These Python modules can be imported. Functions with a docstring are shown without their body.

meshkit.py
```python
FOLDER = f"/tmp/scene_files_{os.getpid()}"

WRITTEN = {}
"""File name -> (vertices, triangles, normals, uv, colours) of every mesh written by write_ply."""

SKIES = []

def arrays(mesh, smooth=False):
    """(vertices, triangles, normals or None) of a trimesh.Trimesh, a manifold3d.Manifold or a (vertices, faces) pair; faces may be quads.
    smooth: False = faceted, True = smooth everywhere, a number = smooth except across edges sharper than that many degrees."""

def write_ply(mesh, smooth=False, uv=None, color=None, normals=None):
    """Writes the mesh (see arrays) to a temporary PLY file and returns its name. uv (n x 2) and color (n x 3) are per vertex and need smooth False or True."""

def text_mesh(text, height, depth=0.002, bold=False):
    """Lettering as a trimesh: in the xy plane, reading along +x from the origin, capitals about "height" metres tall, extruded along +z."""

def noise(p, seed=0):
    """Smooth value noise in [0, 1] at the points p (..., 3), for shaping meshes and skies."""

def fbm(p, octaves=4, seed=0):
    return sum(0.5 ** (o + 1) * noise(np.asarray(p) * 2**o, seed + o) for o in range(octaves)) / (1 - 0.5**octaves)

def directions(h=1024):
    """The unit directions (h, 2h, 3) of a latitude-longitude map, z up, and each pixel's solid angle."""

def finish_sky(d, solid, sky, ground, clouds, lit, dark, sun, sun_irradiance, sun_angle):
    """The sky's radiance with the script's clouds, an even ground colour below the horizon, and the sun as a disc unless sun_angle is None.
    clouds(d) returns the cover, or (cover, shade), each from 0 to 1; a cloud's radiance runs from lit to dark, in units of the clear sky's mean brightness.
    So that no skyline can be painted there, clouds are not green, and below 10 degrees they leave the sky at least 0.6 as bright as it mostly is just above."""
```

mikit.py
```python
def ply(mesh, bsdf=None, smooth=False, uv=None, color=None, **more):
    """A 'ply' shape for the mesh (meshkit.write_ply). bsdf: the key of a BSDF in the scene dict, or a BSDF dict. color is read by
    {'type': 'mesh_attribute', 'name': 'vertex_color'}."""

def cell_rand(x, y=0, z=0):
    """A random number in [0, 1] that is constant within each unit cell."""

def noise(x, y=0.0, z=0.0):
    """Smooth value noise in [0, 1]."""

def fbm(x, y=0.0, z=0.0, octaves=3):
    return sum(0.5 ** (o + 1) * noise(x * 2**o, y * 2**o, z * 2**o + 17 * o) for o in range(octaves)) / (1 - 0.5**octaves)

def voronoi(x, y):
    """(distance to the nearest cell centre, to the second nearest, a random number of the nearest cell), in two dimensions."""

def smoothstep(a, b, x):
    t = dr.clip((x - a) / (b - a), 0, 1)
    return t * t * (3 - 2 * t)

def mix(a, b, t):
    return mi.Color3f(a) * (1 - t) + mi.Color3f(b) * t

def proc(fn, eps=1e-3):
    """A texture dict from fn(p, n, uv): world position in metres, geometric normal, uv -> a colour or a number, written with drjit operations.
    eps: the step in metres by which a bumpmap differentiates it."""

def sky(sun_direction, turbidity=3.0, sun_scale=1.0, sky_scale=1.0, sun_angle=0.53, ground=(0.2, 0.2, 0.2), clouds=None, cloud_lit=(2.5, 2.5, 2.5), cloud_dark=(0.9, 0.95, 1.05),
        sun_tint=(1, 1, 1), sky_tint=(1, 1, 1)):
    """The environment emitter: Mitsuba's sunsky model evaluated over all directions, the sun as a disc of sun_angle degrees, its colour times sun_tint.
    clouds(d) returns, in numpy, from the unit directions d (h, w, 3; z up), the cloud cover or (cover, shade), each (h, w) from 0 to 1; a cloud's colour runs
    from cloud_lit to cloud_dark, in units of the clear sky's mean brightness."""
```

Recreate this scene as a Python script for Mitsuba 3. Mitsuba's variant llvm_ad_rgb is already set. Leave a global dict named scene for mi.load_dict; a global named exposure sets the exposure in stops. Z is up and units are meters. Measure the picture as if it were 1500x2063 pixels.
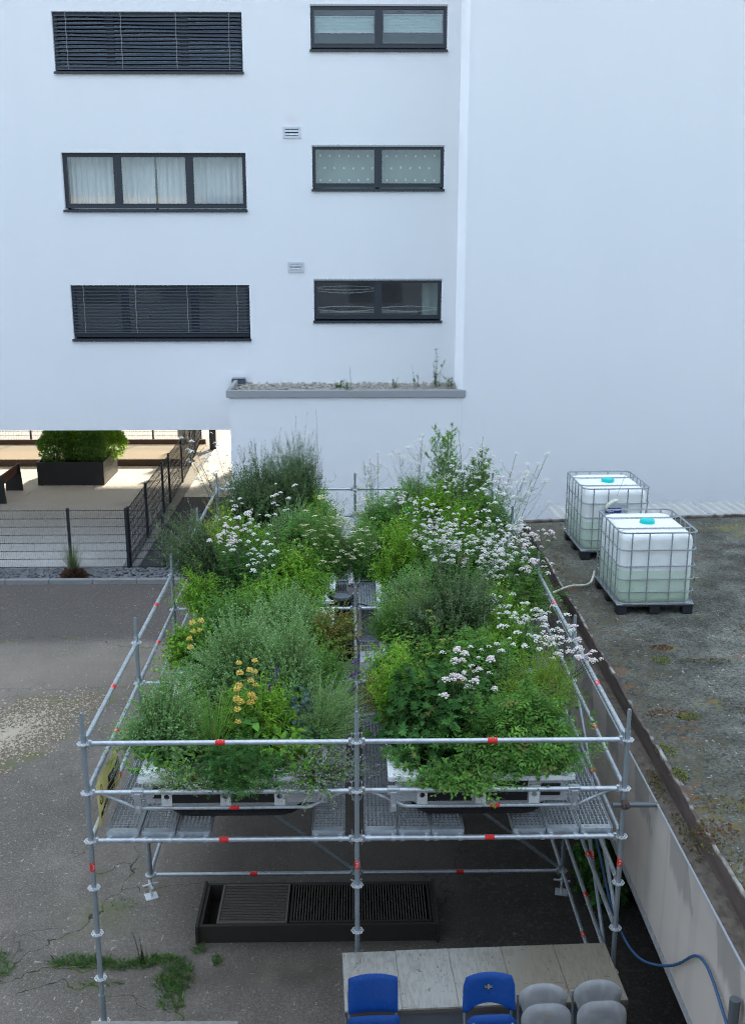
import math
import numpy as np, trimesh, drjit as dr, mitsuba as mi
import shapely.geometry as sg
import mikit, meshkit
from mikit import noise, fbm, voronoi, smoothstep, mix, proc

T = mi.ScalarTransform4f
PI = math.pi
scene, labels = {}, {}

# ------------------------------------------------------------------ camera, sky, exposure
CAM = np.array([-0.009, -9.068, 7.855]); PITCH, YAW = math.radians(14.663), math.radians(0.979)
FW = np.array([math.sin(YAW) * math.cos(PITCH), math.cos(YAW) * math.cos(PITCH), -math.sin(PITCH)])
scene['camera'] = {'type': 'perspective', 'fov_axis': 'x', 'fov': math.degrees(2 * math.atan(750 / 2174.6)), 'near_clip': 0.1, 'far_clip': 600.0,
                   'to_world': T().look_at(origin=CAM.tolist(), target=(CAM + FW * 10).tolist(), up=[0, 0, 1])}
def thin_cloud(d):
    """an even veil of cloud, brightest overhead as overcast skies are"""
    el = np.clip(d[..., 2], 0, 1); return 0.60 + 0 * el, 1 - el ** 0.9
scene['daylight'] = mikit.sky([0.30, 0.80, 0.42], turbidity=3, sun_scale=1.0, sun_angle=3, clouds=thin_cloud, cloud_lit=(2.35, 2.70, 3.15), cloud_dark=(0.58, 0.76, 1.02), sun_tint=(0.90, 1.0, 1.14))
exposure = 3.65

# ------------------------------------------------------------------ scene helpers
def numbered(key):
    if key not in scene and key not in labels: return key
    i = 1
    while f'{key}_{i:03d}' in scene or f'{key}_{i:03d}' in labels: i += 1
    return f'{key}_{i:03d}'
_next = {}
def newkey(key):
    """the key itself, then key_001, key_002 ..."""
    i = _next.get(key, 0); _next[key] = i + 1
    return key if i == 0 else f'{key}_{i:03d}'
def tag(key, label=None, category=None, group=None, kind=None):
    d = labels.setdefault(key, {})
    for k, v in (('label', label), ('category', category), ('group', group), ('kind', kind)):
        if v: d[k] = v
    return key
def thing(name, label, category, group=None):
    return tag(newkey(name), label, category, group)
def add(name, mesh, bsdf, parent=None, smooth=False, color=None, M=None, kind=None, label=None):
    """one entry of the scene; mesh is a mesh or a ready ply dict"""
    key = newkey((parent + '__' if parent else '') + name)
    d = dict(mesh) if isinstance(mesh, dict) else mikit.ply(mesh, bsdf, smooth=smooth, color=color)
    if M is not None: d['to_world'] = M
    scene[key] = d
    if kind or label: tag(key, label, kind=kind)
    return key
def struct(name, mesh, bsdf, label, smooth=False):
    return tag(add(name, mesh, bsdf, smooth=smooth), label, kind='structure')

# ------------------------------------------------------------------ mesh helpers
class MB:
    def __init__(s): s.v, s.f, s.c, s.n = [], [], [], 0
    def add(s, v, f, c=None):
        v = np.asarray(v, float).reshape(-1, 3); f = np.asarray(f, int)
        if f.shape[1] == 4: f = np.vstack([f[:, [0, 1, 2]], f[:, [0, 2, 3]]])
        s.v.append(v); s.f.append(f + s.n); s.n += len(v)
        if c is not None: s.c.append(np.broadcast_to(np.asarray(c, float), (len(v), 3)))
        return s
    def mesh(s): return np.vstack(s.v), np.vstack(s.f)
    def color(s): return np.vstack(s.c)
    def box(s, x0, x1, y0, y1, z0, z1, c=None, b=0.0, R=None, o=None):
        if b > 0:
            xs, ys, zs = (x0, x1), (y0, y1), (z0, z1); V = []; idx = {}
            for i in (0, 1):
                for j in (0, 1):
                    for k in (0, 1):
                        sx, sy, sz = (1 - 2 * i) * b, (1 - 2 * j) * b, (1 - 2 * k) * b
                        for a, (dx, dy, dz) in enumerate(((0, sy, sz), (sx, 0, sz), (sx, sy, 0))):
                            idx[i, j, k, a] = len(V); V.append((xs[i] + dx, ys[j] + dy, zs[k] + dz))
            V = np.array(V); h = trimesh.convex.convex_hull(V); v, f = np.array(h.vertices), np.array(h.faces)
        else:
            v = np.array([[x, y, z] for x in (x0, x1) for y in (y0, y1) for z in (z0, z1)], float)
            f = np.array([[0, 1, 3], [0, 3, 2], [4, 6, 7], [4, 7, 5], [0, 4, 5], [0, 5, 1], [2, 3, 7], [2, 7, 6], [0, 2, 6], [0, 6, 4], [1, 5, 7], [1, 7, 3]])
        if R is not None: v = v @ np.asarray(R).T
        if o is not None: v = v + np.asarray(o)
        return s.add(v, f, c)
    def tube(s, pts, r, n=10, caps=True, c=None):
        P = np.asarray(pts, float); r = np.broadcast_to(np.asarray(r, float), (len(P),))
        t = np.gradient(P, axis=0); t /= np.linalg.norm(t, axis=1, keepdims=True) + 1e-12
        a = np.cross(t[0], [0, 0, 1.0] if abs(t[0][2]) < .9 else [1.0, 0, 0]); a /= np.linalg.norm(a)
        ang = np.arange(n) * 2 * PI / n; V = []
        for i in range(len(P)):
            a = a - t[i] * (a @ t[i]); a /= np.linalg.norm(a) + 1e-12; b = np.cross(t[i], a)
            V.append(P[i] + r[i] * (np.cos(ang)[:, None] * a + np.sin(ang)[:, None] * b))
        V = np.vstack(V); i, j = np.meshgrid(np.arange(len(P) - 1), np.arange(n), indexing='ij')
        F = np.stack([i * n + j, i * n + (j + 1) % n, (i + 1) * n + (j + 1) % n, (i + 1) * n + j], -1).reshape(-1, 4)
        F = np.vstack([F[:, [0, 1, 2]], F[:, [0, 2, 3]]])
        if caps:
            k = len(V); V = np.vstack([V, P[0], P[-1]]); q = np.arange(n); m = (len(P) - 1) * n
            F = np.vstack([F, np.stack([(q + 1) % n, q, q * 0 + k], 1), np.stack([m + q, m + (q + 1) % n, q * 0 + k + 1], 1)])
        return s.add(V, F, c)
def box(*a, **k): return MB().box(*a, **k).mesh()
def tube(pts, r, n=12, caps=True): return MB().tube(pts, r, n, caps).mesh()
def rotz(a):
    c, s_ = math.cos(a), math.sin(a); return np.array([[c, -s_, 0], [s_, c, 0], [0, 0, 1]])
def spline(pts, n=24):
    from scipy.interpolate import CubicSpline
    P = np.asarray(pts, float); t = np.r_[0, np.cumsum(np.linalg.norm(np.diff(P, axis=0), axis=1))]
    return CubicSpline(t, P)(np.linspace(0, t[-1], n))
def lathe(prof, n=20):
    prof = np.asarray(prof, float); a = np.arange(n) * 2 * PI / n
    V = np.stack([prof[:, None, 0] * np.cos(a), prof[:, None, 0] * np.sin(a), prof[:, None, 1] + 0 * a], -1).reshape(-1, 3)
    i, j = np.meshgrid(np.arange(len(prof) - 1), np.arange(n), indexing='ij')
    return V, np.stack([i * n + j, i * n + (j + 1) % n, (i + 1) * n + (j + 1) % n, (i + 1) * n + j], -1).reshape(-1, 4)
def sheet(x0, x1, y0, y1, z): return np.array([[x0, y0, z], [x1, y0, z], [x1, y1, z], [x0, y1, z]], float), np.array([[0, 1, 2, 3]])
def prism(poly, h, z=0.0):
    m = trimesh.creation.extrude_polygon(poly if hasattr(poly, 'exterior') else sg.Polygon(poly), h); v = np.array(m.vertices); v[:, 2] += z
    return v, np.array(m.faces)
def upright(m, y, sign=1):
    """a mesh drawn in (x, z) and extruded along +z becomes a wall piece drawn in x-z whose front lies at y"""
    v, f = m; return np.stack([v[:, 0], y + v[:, 2], v[:, 1]], 1), np.asarray(f)[:, ::-1]
def moved(m, o, a=0.0): return np.asarray(m[0]) @ rotz(a).T + np.asarray(o), m[1]
def chips(rng, n, pos, s0, s1, flat=0.6, base=None):
    """n small irregular stones as one mesh; pos(n) gives the places"""
    ico = trimesh.creation.icosahedron(); bv, bf = np.array(ico.vertices), np.array(ico.faces)
    s = rng.uniform(s0, s1, (n, 1, 1)); jit = rng.uniform(.65, 1.25, (n, len(bv), 1))
    V = bv[None] * s * jit * np.array([1, 1, flat]) * rng.uniform(.7, 1.3, (n, 1, 3))
    a = rng.uniform(0, 2 * PI, n); c, q = np.cos(a)[:, None], np.sin(a)[:, None]
    V = np.stack([V[..., 0] * c - V[..., 1] * q, V[..., 0] * q + V[..., 1] * c, V[..., 2]], -1) + pos(n)[:, None]
    return V.reshape(-1, 3), (bf[None] + np.arange(n)[:, None, None] * len(bv)).reshape(-1, 3)

# ------------------------------------------------------------------ materials
def principled(col, rough=0.6, metal=0.0, spec=0.5, **k):
    c = col if isinstance(col, dict) else {'type': 'rgb', 'value': list(col)}
    return {'type': 'twosided', 'b': {'type': 'principled', 'base_color': c, 'roughness': rough, 'metallic': metal, 'specular': spec, **k}}
def bumped(b, fn, scale, eps=2e-3):
    inner = b['b']; return {'type': 'twosided', 'b': {'type': 'bumpmap', 'arbitrary': proc(fn, eps), 'scale': scale, 'bsdf': inner}}
def mat(name, d): scene[name] = d; return name

def f_plaster(p, n, uv):
    k = 0.95 + 0.05 * fbm(p.x * .35, p.z * .22 + p.y * .3, 3.0)
    streak = smoothstep(.62, .85, noise(p.x * 3.0, p.z * .12, 9.0)) * .05
    stain = dr.exp(-(dr.square((p.x + 1.36) / .17) + dr.square((p.z - 10.22) / .13))) * smoothstep(.25, .6, fbm(p.x * 14, p.z * 14)) * .22
    drip = mi.Float(0); wob = .05 * (noise(p.z * 5, p.x * .4) - .5)
    for (sx, sz) in ((-6.48, 11.14), (-2.40, 11.14), (-6.48, 8.24), (-2.40, 8.24), (-6.48, 5.36), (-2.40, 5.36), (-.92, 11.6), (2.04, 11.6), (-.92, 8.69), (2.02, 8.69), (-.92, 5.77), (2.01, 5.77)):
        drip = dr.maximum(drip, smoothstep(.09, .0, dr.abs(p.x - sx + wob)) * smoothstep(sz - 1.3, sz, p.z) * smoothstep(sz + .02, sz - .01, p.z))
    low = drip * .16 * noise(p.x * 40, p.z * 1.5) + smoothstep(.75, .9, fbm(p.x * 1.1, p.z * 1.1, 31.0)) * .05 + smoothstep(.9, .1, p.z) * .2 * fbm(p.x * 2, p.z * 3)
    return mix(mix((.80, .80, .80), (.71, .72, .73), streak * .8 + low), (.75, .55, .52), stain) * k
def f_grain(p, n, uv): return noise(p.x * 260, p.y * 260, p.z * 260)
mat('plaster', bumped(principled(proc(f_plaster), .9, spec=.2), lambda p, n, uv: fbm(p.x * 55, p.y * 55, p.z * 55), 0.004))
def f_beige(p, n, uv):
    k = .85 + .15 * fbm(p.y * .8, p.z * 2.0)
    # dark patches below the wall top, one every 1.25 m
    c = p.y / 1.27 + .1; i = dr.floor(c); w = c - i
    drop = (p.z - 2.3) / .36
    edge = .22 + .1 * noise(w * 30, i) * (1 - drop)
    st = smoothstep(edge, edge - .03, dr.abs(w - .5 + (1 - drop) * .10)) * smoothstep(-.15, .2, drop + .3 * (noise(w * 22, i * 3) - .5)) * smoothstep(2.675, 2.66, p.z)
    run = smoothstep(.55, .8, noise(p.y * 9, p.z * .6)) * .25
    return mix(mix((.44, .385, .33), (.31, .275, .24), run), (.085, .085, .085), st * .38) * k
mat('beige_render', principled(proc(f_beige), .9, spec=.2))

CRACKS = [[(-9, 11.0), (-7.2, 10.9), (-6.1, 11.25), (-5.2, 11.0), (-4.3, 10.6), (-3.3, 10.9), (-2, 10.7)], [(-9, 8.7), (-6.4, 8.75), (-5.4, 8.55), (-4.4, 8.8), (-3.3, 8.55)],
          [(-4.1, .9), (-3.5, 1.6), (-3.1, 2.15), (-2.9, 2.6), (-2.85, 3.3), (-2.8, 4.2), (-3.15, 4.6), (-2.7, 5.3)], [(-2.9, 2.6), (-2.3, 2.75), (-1.7, 2.8)], [(-2.85, 3.2), (-3.4, 3.0)],
          [(-3.9, .95), (-3.2, 1.2), (-2.3, 1.25), (-1.9, .9), (-1.85, .2)], [(-3.6, .7), (-3.2, 1.0), (-2.7, .85), (-2.2, .6)]]
def seg_dist(p, segs, wob):
    d = mi.Float(9.0); x = p.x + wob * (fbm(p.x * 5, p.y * 5, 1.0) - .5); y = p.y + wob * (fbm(p.x * 5, p.y * 5, 7.0) - .5)
    for line in segs:
        for (ax, ay), (bx, by) in zip(line, line[1:]):
            ex, ey = bx - ax, by - ay
            t = dr.clip(((x - ax) * ex + (y - ay) * ey) / (ex * ex + ey * ey), 0, 1)
            d = dr.minimum(d, dr.sqrt(dr.square(x - ax - t * ex) + dr.square(y - ay - t * ey)))
    return d
def f_asphalt(p, n, uv):
    big = fbm(p.x * .45, p.y * .45, 2.0); mid = fbm(p.x * 3.1, p.y * 3.1, 5.0)
    d1, d2, r = voronoi(p.x * 46, p.y * 46)
    stone = smoothstep(.45, .25, d1) * smoothstep(.55, .95, r)
    speck = smoothstep(.90, .95, noise(p.x * 30, p.y * 30, 3.0))
    base = mix((.150, .128, .105), (.232, .198, .163), smoothstep(.25, .75, big * .65 + mid * .35))
    kerb_shade = smoothstep(10.6, 11.2, p.y + .5 * (mid - .5))                      # underpass shade painted as a darker strip towards the kerb
    base = mix(base, (.088, .074, .066), kerb_shade * .85)
    base = mix(base, (.33, .29, .25), stone * .5) * (.72 + .46 * noise(p.x * 75, p.y * 75))
    base = mix(base, (.55, .50, .44), speck * .5)
    pale = dr.exp(-(dr.square((p.x + 5.2) / 1.9) + dr.square((p.y - 9.4) / 1.0)))
    base = mix(base, (.27, .22, .172), pale * .6)
    # broken-out patch with pale chippings
    e = .55 * (fbm(p.x * 5, p.y * 5, 3.0) - .5) + dr.sqrt(dr.square((p.x + 5.55 - .42 * (p.y - 7.0)) / 1.05) + dr.square((p.y - 6.9) / 1.75)) + .5 * (fbm(p.x * 1.6, p.y * 1.6, 4.0) - .5)
    patch = smoothstep(1.02, .9, e)
    v1, v2, vr = voronoi(p.x * 34, p.y * 34)
    grit = mix((.15, .12, .085), (.58, .47, .32), smoothstep(.35, .9, vr) * smoothstep(.5, .2, v1))
    patch = patch * smoothstep(.22, .42, fbm(p.x * 2.4, p.y * 2.4, 14.0) + .25 * (1.0 - e))
    base = mix(base, grit, patch * .85)
    moss = smoothstep(.52, .66, fbm(p.x * 2.2, p.y * 2.2, 8.0)) * (smoothstep(1.25, .95, e) * smoothstep(.75, .95, e) + dr.exp(-(dr.square((p.x + 2.75) / .5) + dr.square((p.y - 2.35) / .45))) * .9)
    c = seg_dist(p, CRACKS, .3)
    base = mix(base, (.13, .15, .05), smoothstep(.11, .0, c) * smoothstep(.46, .66, fbm(p.x * 4, p.y * 4, 6.0)) * .55)
    base = mix(base, (.13, .14, .05), moss * .6)
    net1, net2, _ = voronoi(p.x * .55 + .5 * fbm(p.x * 3, p.y * 3, 1.0), p.y * .75 + .5 * fbm(p.x * 3, p.y * 3, 2.0))
    hair = smoothstep(.018, .004, net2 - net1) * smoothstep(.5, .65, fbm(p.x * 1.1, p.y * 1.1, 9.0)) * .5
    base = mix(base, (.03, .028, .025), dr.maximum(smoothstep(.010, .003, c) * .9, hair))
    # scaffold shade painted into the asphalt; wet ground and leaf litter by the wall
    shade_damp = dr.maximum(dr.maximum(smoothstep(.4, 1.6, p.x + .6 * (big - .5)) * smoothstep(9.5, 7.5, p.y), .8 * smoothstep(-2.5, -1.5, p.x + .5 * (mid - .5)) * smoothstep(10, 8, p.y) * smoothstep(1.2, 2.2, p.y + .8 * (big - .5))), .75 * smoothstep(-1.9, -.9, p.x) * smoothstep(1.1, 1.7, p.y) * smoothstep(3.2, 2.6, p.y))
    base = base * (1 - .70 * shade_damp)
    litter = smoothstep(.72, .8, noise(p.x * 21, p.y * 21, 4.0)) * shade_damp
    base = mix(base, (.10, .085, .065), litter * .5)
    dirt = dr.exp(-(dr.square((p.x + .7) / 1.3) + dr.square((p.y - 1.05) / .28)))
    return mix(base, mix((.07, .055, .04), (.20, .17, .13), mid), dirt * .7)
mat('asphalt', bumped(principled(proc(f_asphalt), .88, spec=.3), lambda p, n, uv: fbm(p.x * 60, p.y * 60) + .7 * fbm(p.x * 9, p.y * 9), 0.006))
def f_roof(p, n, uv):
    big = fbm(p.x * .6, p.y * .6, 2.0); mid = fbm(p.x * 3.5, p.y * 3.5, 5.0)
    d1, d2, r = voronoi(p.x * 48, p.y * 48)
    base = mix((.056, .055, .045), (.145, .143, .118), smoothstep(.2, .8, .5 * big + .5 * mid)) * (.55 + .9 * r)
    v1, v2, vr = voronoi(p.x * 7 + mid, p.y * 7 + mid)
    base = mix(base, (.045, .04, .03), smoothstep(.22, .10, v1) * smoothstep(.35, .8, vr) * .8)
    m = fbm(p.x * 1.8, p.y * 1.8, 11.0); fine = fbm(p.x * 14, p.y * 14, 3.0)
    base = mix(base, mix((.13, .105, .035), (.16, .15, .05), fine), smoothstep(.58, .74, m) * smoothstep(.45, .65, fine) * .7)
    edge = smoothstep(1.0, .1, p.x - 3.0 + .8 * (mid - .5))
    base = mix(base, (.10, .085, .05), edge * .6 * smoothstep(.35, .6, fine))
    red = smoothstep(.68, .76, fbm(p.x * 2.6, p.y * 2.6, 21.0)) * smoothstep(.45, .6, fine)
    base = mix(base, (.17, .07, .035), red * .45)
    return mix(base, (.5, .48, .44), smoothstep(.93, .96, noise(p.x * 28, p.y * 28, 2.0)) * .5)
mat('roof_felt', bumped(principled(proc(f_roof), .92, spec=.2), lambda p, n, uv: fbm(p.x * 40, p.y * 40) + fbm(p.x * 8, p.y * 8), 0.014))
def f_galv(p, n, uv):
    d1, d2, r = voronoi(p.x * 38 + p.z * 17, p.y * 38 + p.z * 31)
    c = mix((.40, .44, .47), (.63, .66, .68), r * .5 + .5 * fbm(p.x * 7, p.y * 7, p.z * 7))
    return mix(c, (.30, .25, .21), smoothstep(.66, .78, fbm(p.x * 11, p.y * 11, p.z * 11)) * .5)
mat('galvanised', principled(proc(f_galv), .42, metal=.75))
mat('galvanised_dull', principled((.33, .37, .39), .5, metal=.6))
mat('galvanised_dark', principled((.13, .145, .155), .5, metal=.5))
mat('zinc', principled((.70, .72, .73), .4, metal=.5))
def f_ply(p, n, uv):
    g = fbm(p.x * 75 + 3 * fbm(p.x * 4, p.y * 4), p.y * 14, 2.0); big = fbm(p.x * 1.3, p.y * 2.0, 4.0)
    d = smoothstep(.62, .8, fbm(p.x * 9, p.y * 5, 6.0)); warm = smoothstep(.9, 1.9, p.x + .5 * (big - .5))
    c = mix((.36, .345, .305), (.25, .235, .20), smoothstep(.3, .8, .6 * g + .4 * big))
    c = mix(c, mix((.13, .108, .072), (.25, .205, .14), g), warm * .85)
    c = mix(c, (.17, .15, .12), d * .35)
    return mix(c, (.07, .06, .05), smoothstep(.88, .93, noise(p.x * 40, p.y * 40, 5.0)) * .5)
mat('plywood', principled(proc(f_ply), .75))
def f_slab(p, n, uv): return mix((.47, .455, .43), (.60, .59, .56), fbm(p.x * 1.2, p.y * 1.2, 1.0) * .6 + .4 * noise(p.x * 30, p.y * 30)) * (.85 + .15 * smoothstep(.3, .5, fbm(p.x * .5, p.y * .5, 8.0)))
mat('paving', principled(proc(f_slab), .85, spec=.3))
def f_conc(p, n, uv): return mix((.17, .17, .165), (.31, .31, .30), fbm(p.x * 4, p.y * 4, p.z * 6) * .6 + .4 * noise(p.x * 70, p.y * 70, p.z * 70))
mat('concrete', principled(proc(f_conc), .9, spec=.2))
def f_rust(p, n, uv): return mix(mix((.045, .034, .030), (.12, .085, .068), fbm(p.x * 6, p.y * 3, p.z * 12)), (.33, .31, .27), smoothstep(.55, .62, p.z - 2.3 + .12 * (fbm(p.x * 9, p.y * 9) - .5)))
mat('old_flashing', principled(proc(f_rust), .9))
mat('gutter_dirt', bumped(principled(proc(lambda p, n, uv: mix((.055, .042, .032), (.17, .14, .11), fbm(p.x * 25, p.y * 18))), .95), lambda p, n, uv: fbm(p.x * 40, p.y * 40), .02))
for nm, col, r_, mt in (('anthracite', (.022, .027, .036), .45, 0), ('anthracite_slat', (.075, .092, .115), .4, 0), ('fence_paint', (.016, .018, .022), .5, 0), ('vent_metal', (.58, .60, .62), .5, .2), ('alu_grey', (.34, .35, .36), .5, .3), ('coping_metal', (.36, .37, .375), .5, .35),
                       ('white_plastic', (.78, .79, .78), .45, 0), ('grey_white_plastic', (.45, .46, .46), .5, 0), ('black_plastic', (.012, .012, .013), .4, 0), ('soil', (.022, .016, .011), .95, 0), ('red_tape', (.62, .025, .022), .45, 0), ('white_mark', (.75, .6, .6), .5, 0),
                       ('turquoise', (.0, .48, .44), .35, 0), ('cage_steel', (.33, .35, .36), .45, .5), ('pallet_black', (.014, .015, .017), .6, 0), ('label_blue', (.02, .035, .22), .4, 0), ('label_steel', (.42, .46, .48), .5, .3),
                       ('box_grey', (.10, .11, .125), .6, 0), ('hose_blue', (.025, .075, .16), .4, 0), ('hose_white', (.62, .60, .48), .5, 0), ('banner_yellow', (.80, .67, .24), .6, 0), ('banner_black', (.012, .012, .012), .6, 0), ('banner_white', (.75, .75, .72), .6, 0),
                       ('room_dark', (.055, .068, .08), .9, 0), ('curtain', (.52, .56, .55), .9, 0), ('curtain_green', (.20, .27, .245), .9, 0), ('shade_cloth', (.30, .40, .38), .9, 0), ('cord', (.40, .42, .43), .6, 0), ('pit_steel', (.030, .024, .019), .75, 0), ('pit_edge', (.13, .11, .092), .7, .2),
                       ('sand', (.235, .195, .14), .95, 0), ('bench_wood', (.11, .045, .032), .6, 0), ('timber_grey', (.30, .27, .235), .85, 0), ('path_dark', (.055, .057, .062), .85, 0), ('road_far', (.20, .19, .18), .9, 0), ('sheet_fibre', (.37, .365, .335), .8, 0), ('stone_grey', (.16, .165, .17), .85, 0), ('stone_light', (.36, .33, .28), .85, 0), ('grit', (.52, .44, .33), .85, 0), ('planter_dark', (.022, .022, .024), .45, 0), ('rust_edge', (.07, .045, .035), .8, 0)):
    mat(nm, principled(col, r_, mt))
mat('near_render', principled((.62, .62, .62), .9))
mat('glass', {'type': 'thindielectric', 'int_ior': 1.6})
def f_tank(p, n, uv): return mix((.80, .81, .78), (.66, .67, .61), smoothstep(.45, .8, fbm(p.x * 3, p.y * 3, p.z * 5)) * .6 + .25 * smoothstep(3.25, 2.9, p.z))
mat('tank_plastic', principled(proc(f_tank), .35))
def f_liquid(p, n, uv): return mix((.58, .67, .55), (.44, .55, .41), smoothstep(3.5, 2.95, p.z + .15 * (fbm(p.x * 4, p.y * 4, p.z * 4) - .5)))
mat('tank_liquid', principled(proc(f_liquid), .35))
def f_blue(p, n, uv): return mix((.006, .062, .28), (.05, .13, .34), smoothstep(.5, .85, fbm(p.x * 60, p.y * 60, p.z * 40)) * .22)
mat('seat_blue', principled(proc(f_blue), .38))
def f_seatgrey(p, n, uv): return mix((.265, .27, .275), (.32, .318, .31), smoothstep(.4, .8, fbm(p.x * 24, p.y * 24, p.z * 10)))
mat('seat_grey', principled(proc(f_seatgrey), .42))
VC = {'type': 'mesh_attribute', 'name': 'vertex_color'}
mat('leaf', {'type': 'principledthin', 'base_color': VC, 'roughness': .6, 'diff_trans': .75, 'spec_trans': 0.0, 'eta': 1.25})
mat('petal', {'type': 'principledthin', 'base_color': VC, 'roughness': .8, 'diff_trans': .6, 'spec_trans': 0.0, 'eta': 1.2})
mat('stalk', principled(VC, .7))
mat('stalk_green', principled((.09, .15, .05), .7))

# ------------------------------------------------------------------ the setting
YA, YB, YBACK = 16.2, 14.3, 30.4            # recessed facade, projecting block, back of the building
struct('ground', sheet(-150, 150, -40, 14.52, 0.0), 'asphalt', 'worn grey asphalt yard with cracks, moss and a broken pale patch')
struct('earth', sheet(-150, 150, 14.52, 260, -0.02), 'road_far', 'plain ground beyond the yard under and behind the white building')
kerb = tag('kerb', 'grey concrete kerb between the asphalt yard and the gravel strip', kind='structure')
x = -14.0
while x < 2.3:
    add('kerb_stone', box(x, x + .99, 14.52, 14.66, -.05, .11, b=.012), 'concrete', kerb); x += 1.0
rng = np.random.default_rng(5)
tag(add('gravel_bed', chips(rng, 5200, lambda n: np.stack([rng.uniform(-14, 2.3, n), rng.uniform(14.67, 15.60, n), rng.uniform(.0, .06, n)], 1), .026, .055), 'stone_grey'), 'grey crushed stones between the kerb and the wire mesh fence', kind='stuff')
tag(add('chippings', chips(rng, 2400, lambda n: (lambda a, r_: np.stack([-5.55 + .42 * (6.9 + 1.6 * r_ * np.sin(a) - 7.0) + .95 * r_ * np.cos(a), 6.9 + 1.6 * r_ * np.sin(a), 0 * r_ + .003], 1))(rng.uniform(0, 2 * PI, n), np.abs(rng.normal(0, .62, n))),   .008, .023, .5), 'grit'), 'pale loose chippings lying in the broken out patch of the asphalt', kind='stuff')
terrace = tag('terrace', 'pale concrete slab terrace under and behind the raised building', kind='structure')
rng = np.random.default_rng(6); row = 0; y = 15.78
while y < 27.2:
    x = -14.2 - (row % 2) * .6
    while x < -5.62:
        add('slab', box(x, min(x + 1.192, -5.60), y, y + .792, -.03, .012 + rng.uniform(-.0015, .0015)), 'paving', terrace); x += 1.2
    y += .8; row += 1
struct('terrace_edging', box(-5.58, -5.2, 15.7, 27.2, -.03, .03), 'concrete', 'low concrete edging along the foot of the sloping row of fence')
struct('path', box(-5.19, -2.75, 15.7, 22.8, -.03, .008), 'path_dark', 'dark asphalt path between the terrace fence and the white annex')
struct('pavement', box(-5.19, -2.75, 22.81, 33, -.03, .010), 'paving', 'pale paved path in the sun beyond the dark path')
struct('sand_bed', box(-30, -5.6, 28.1, 30.95, -.05, .05), 'sand', 'long bed of yellow sand behind the terrace')
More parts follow.
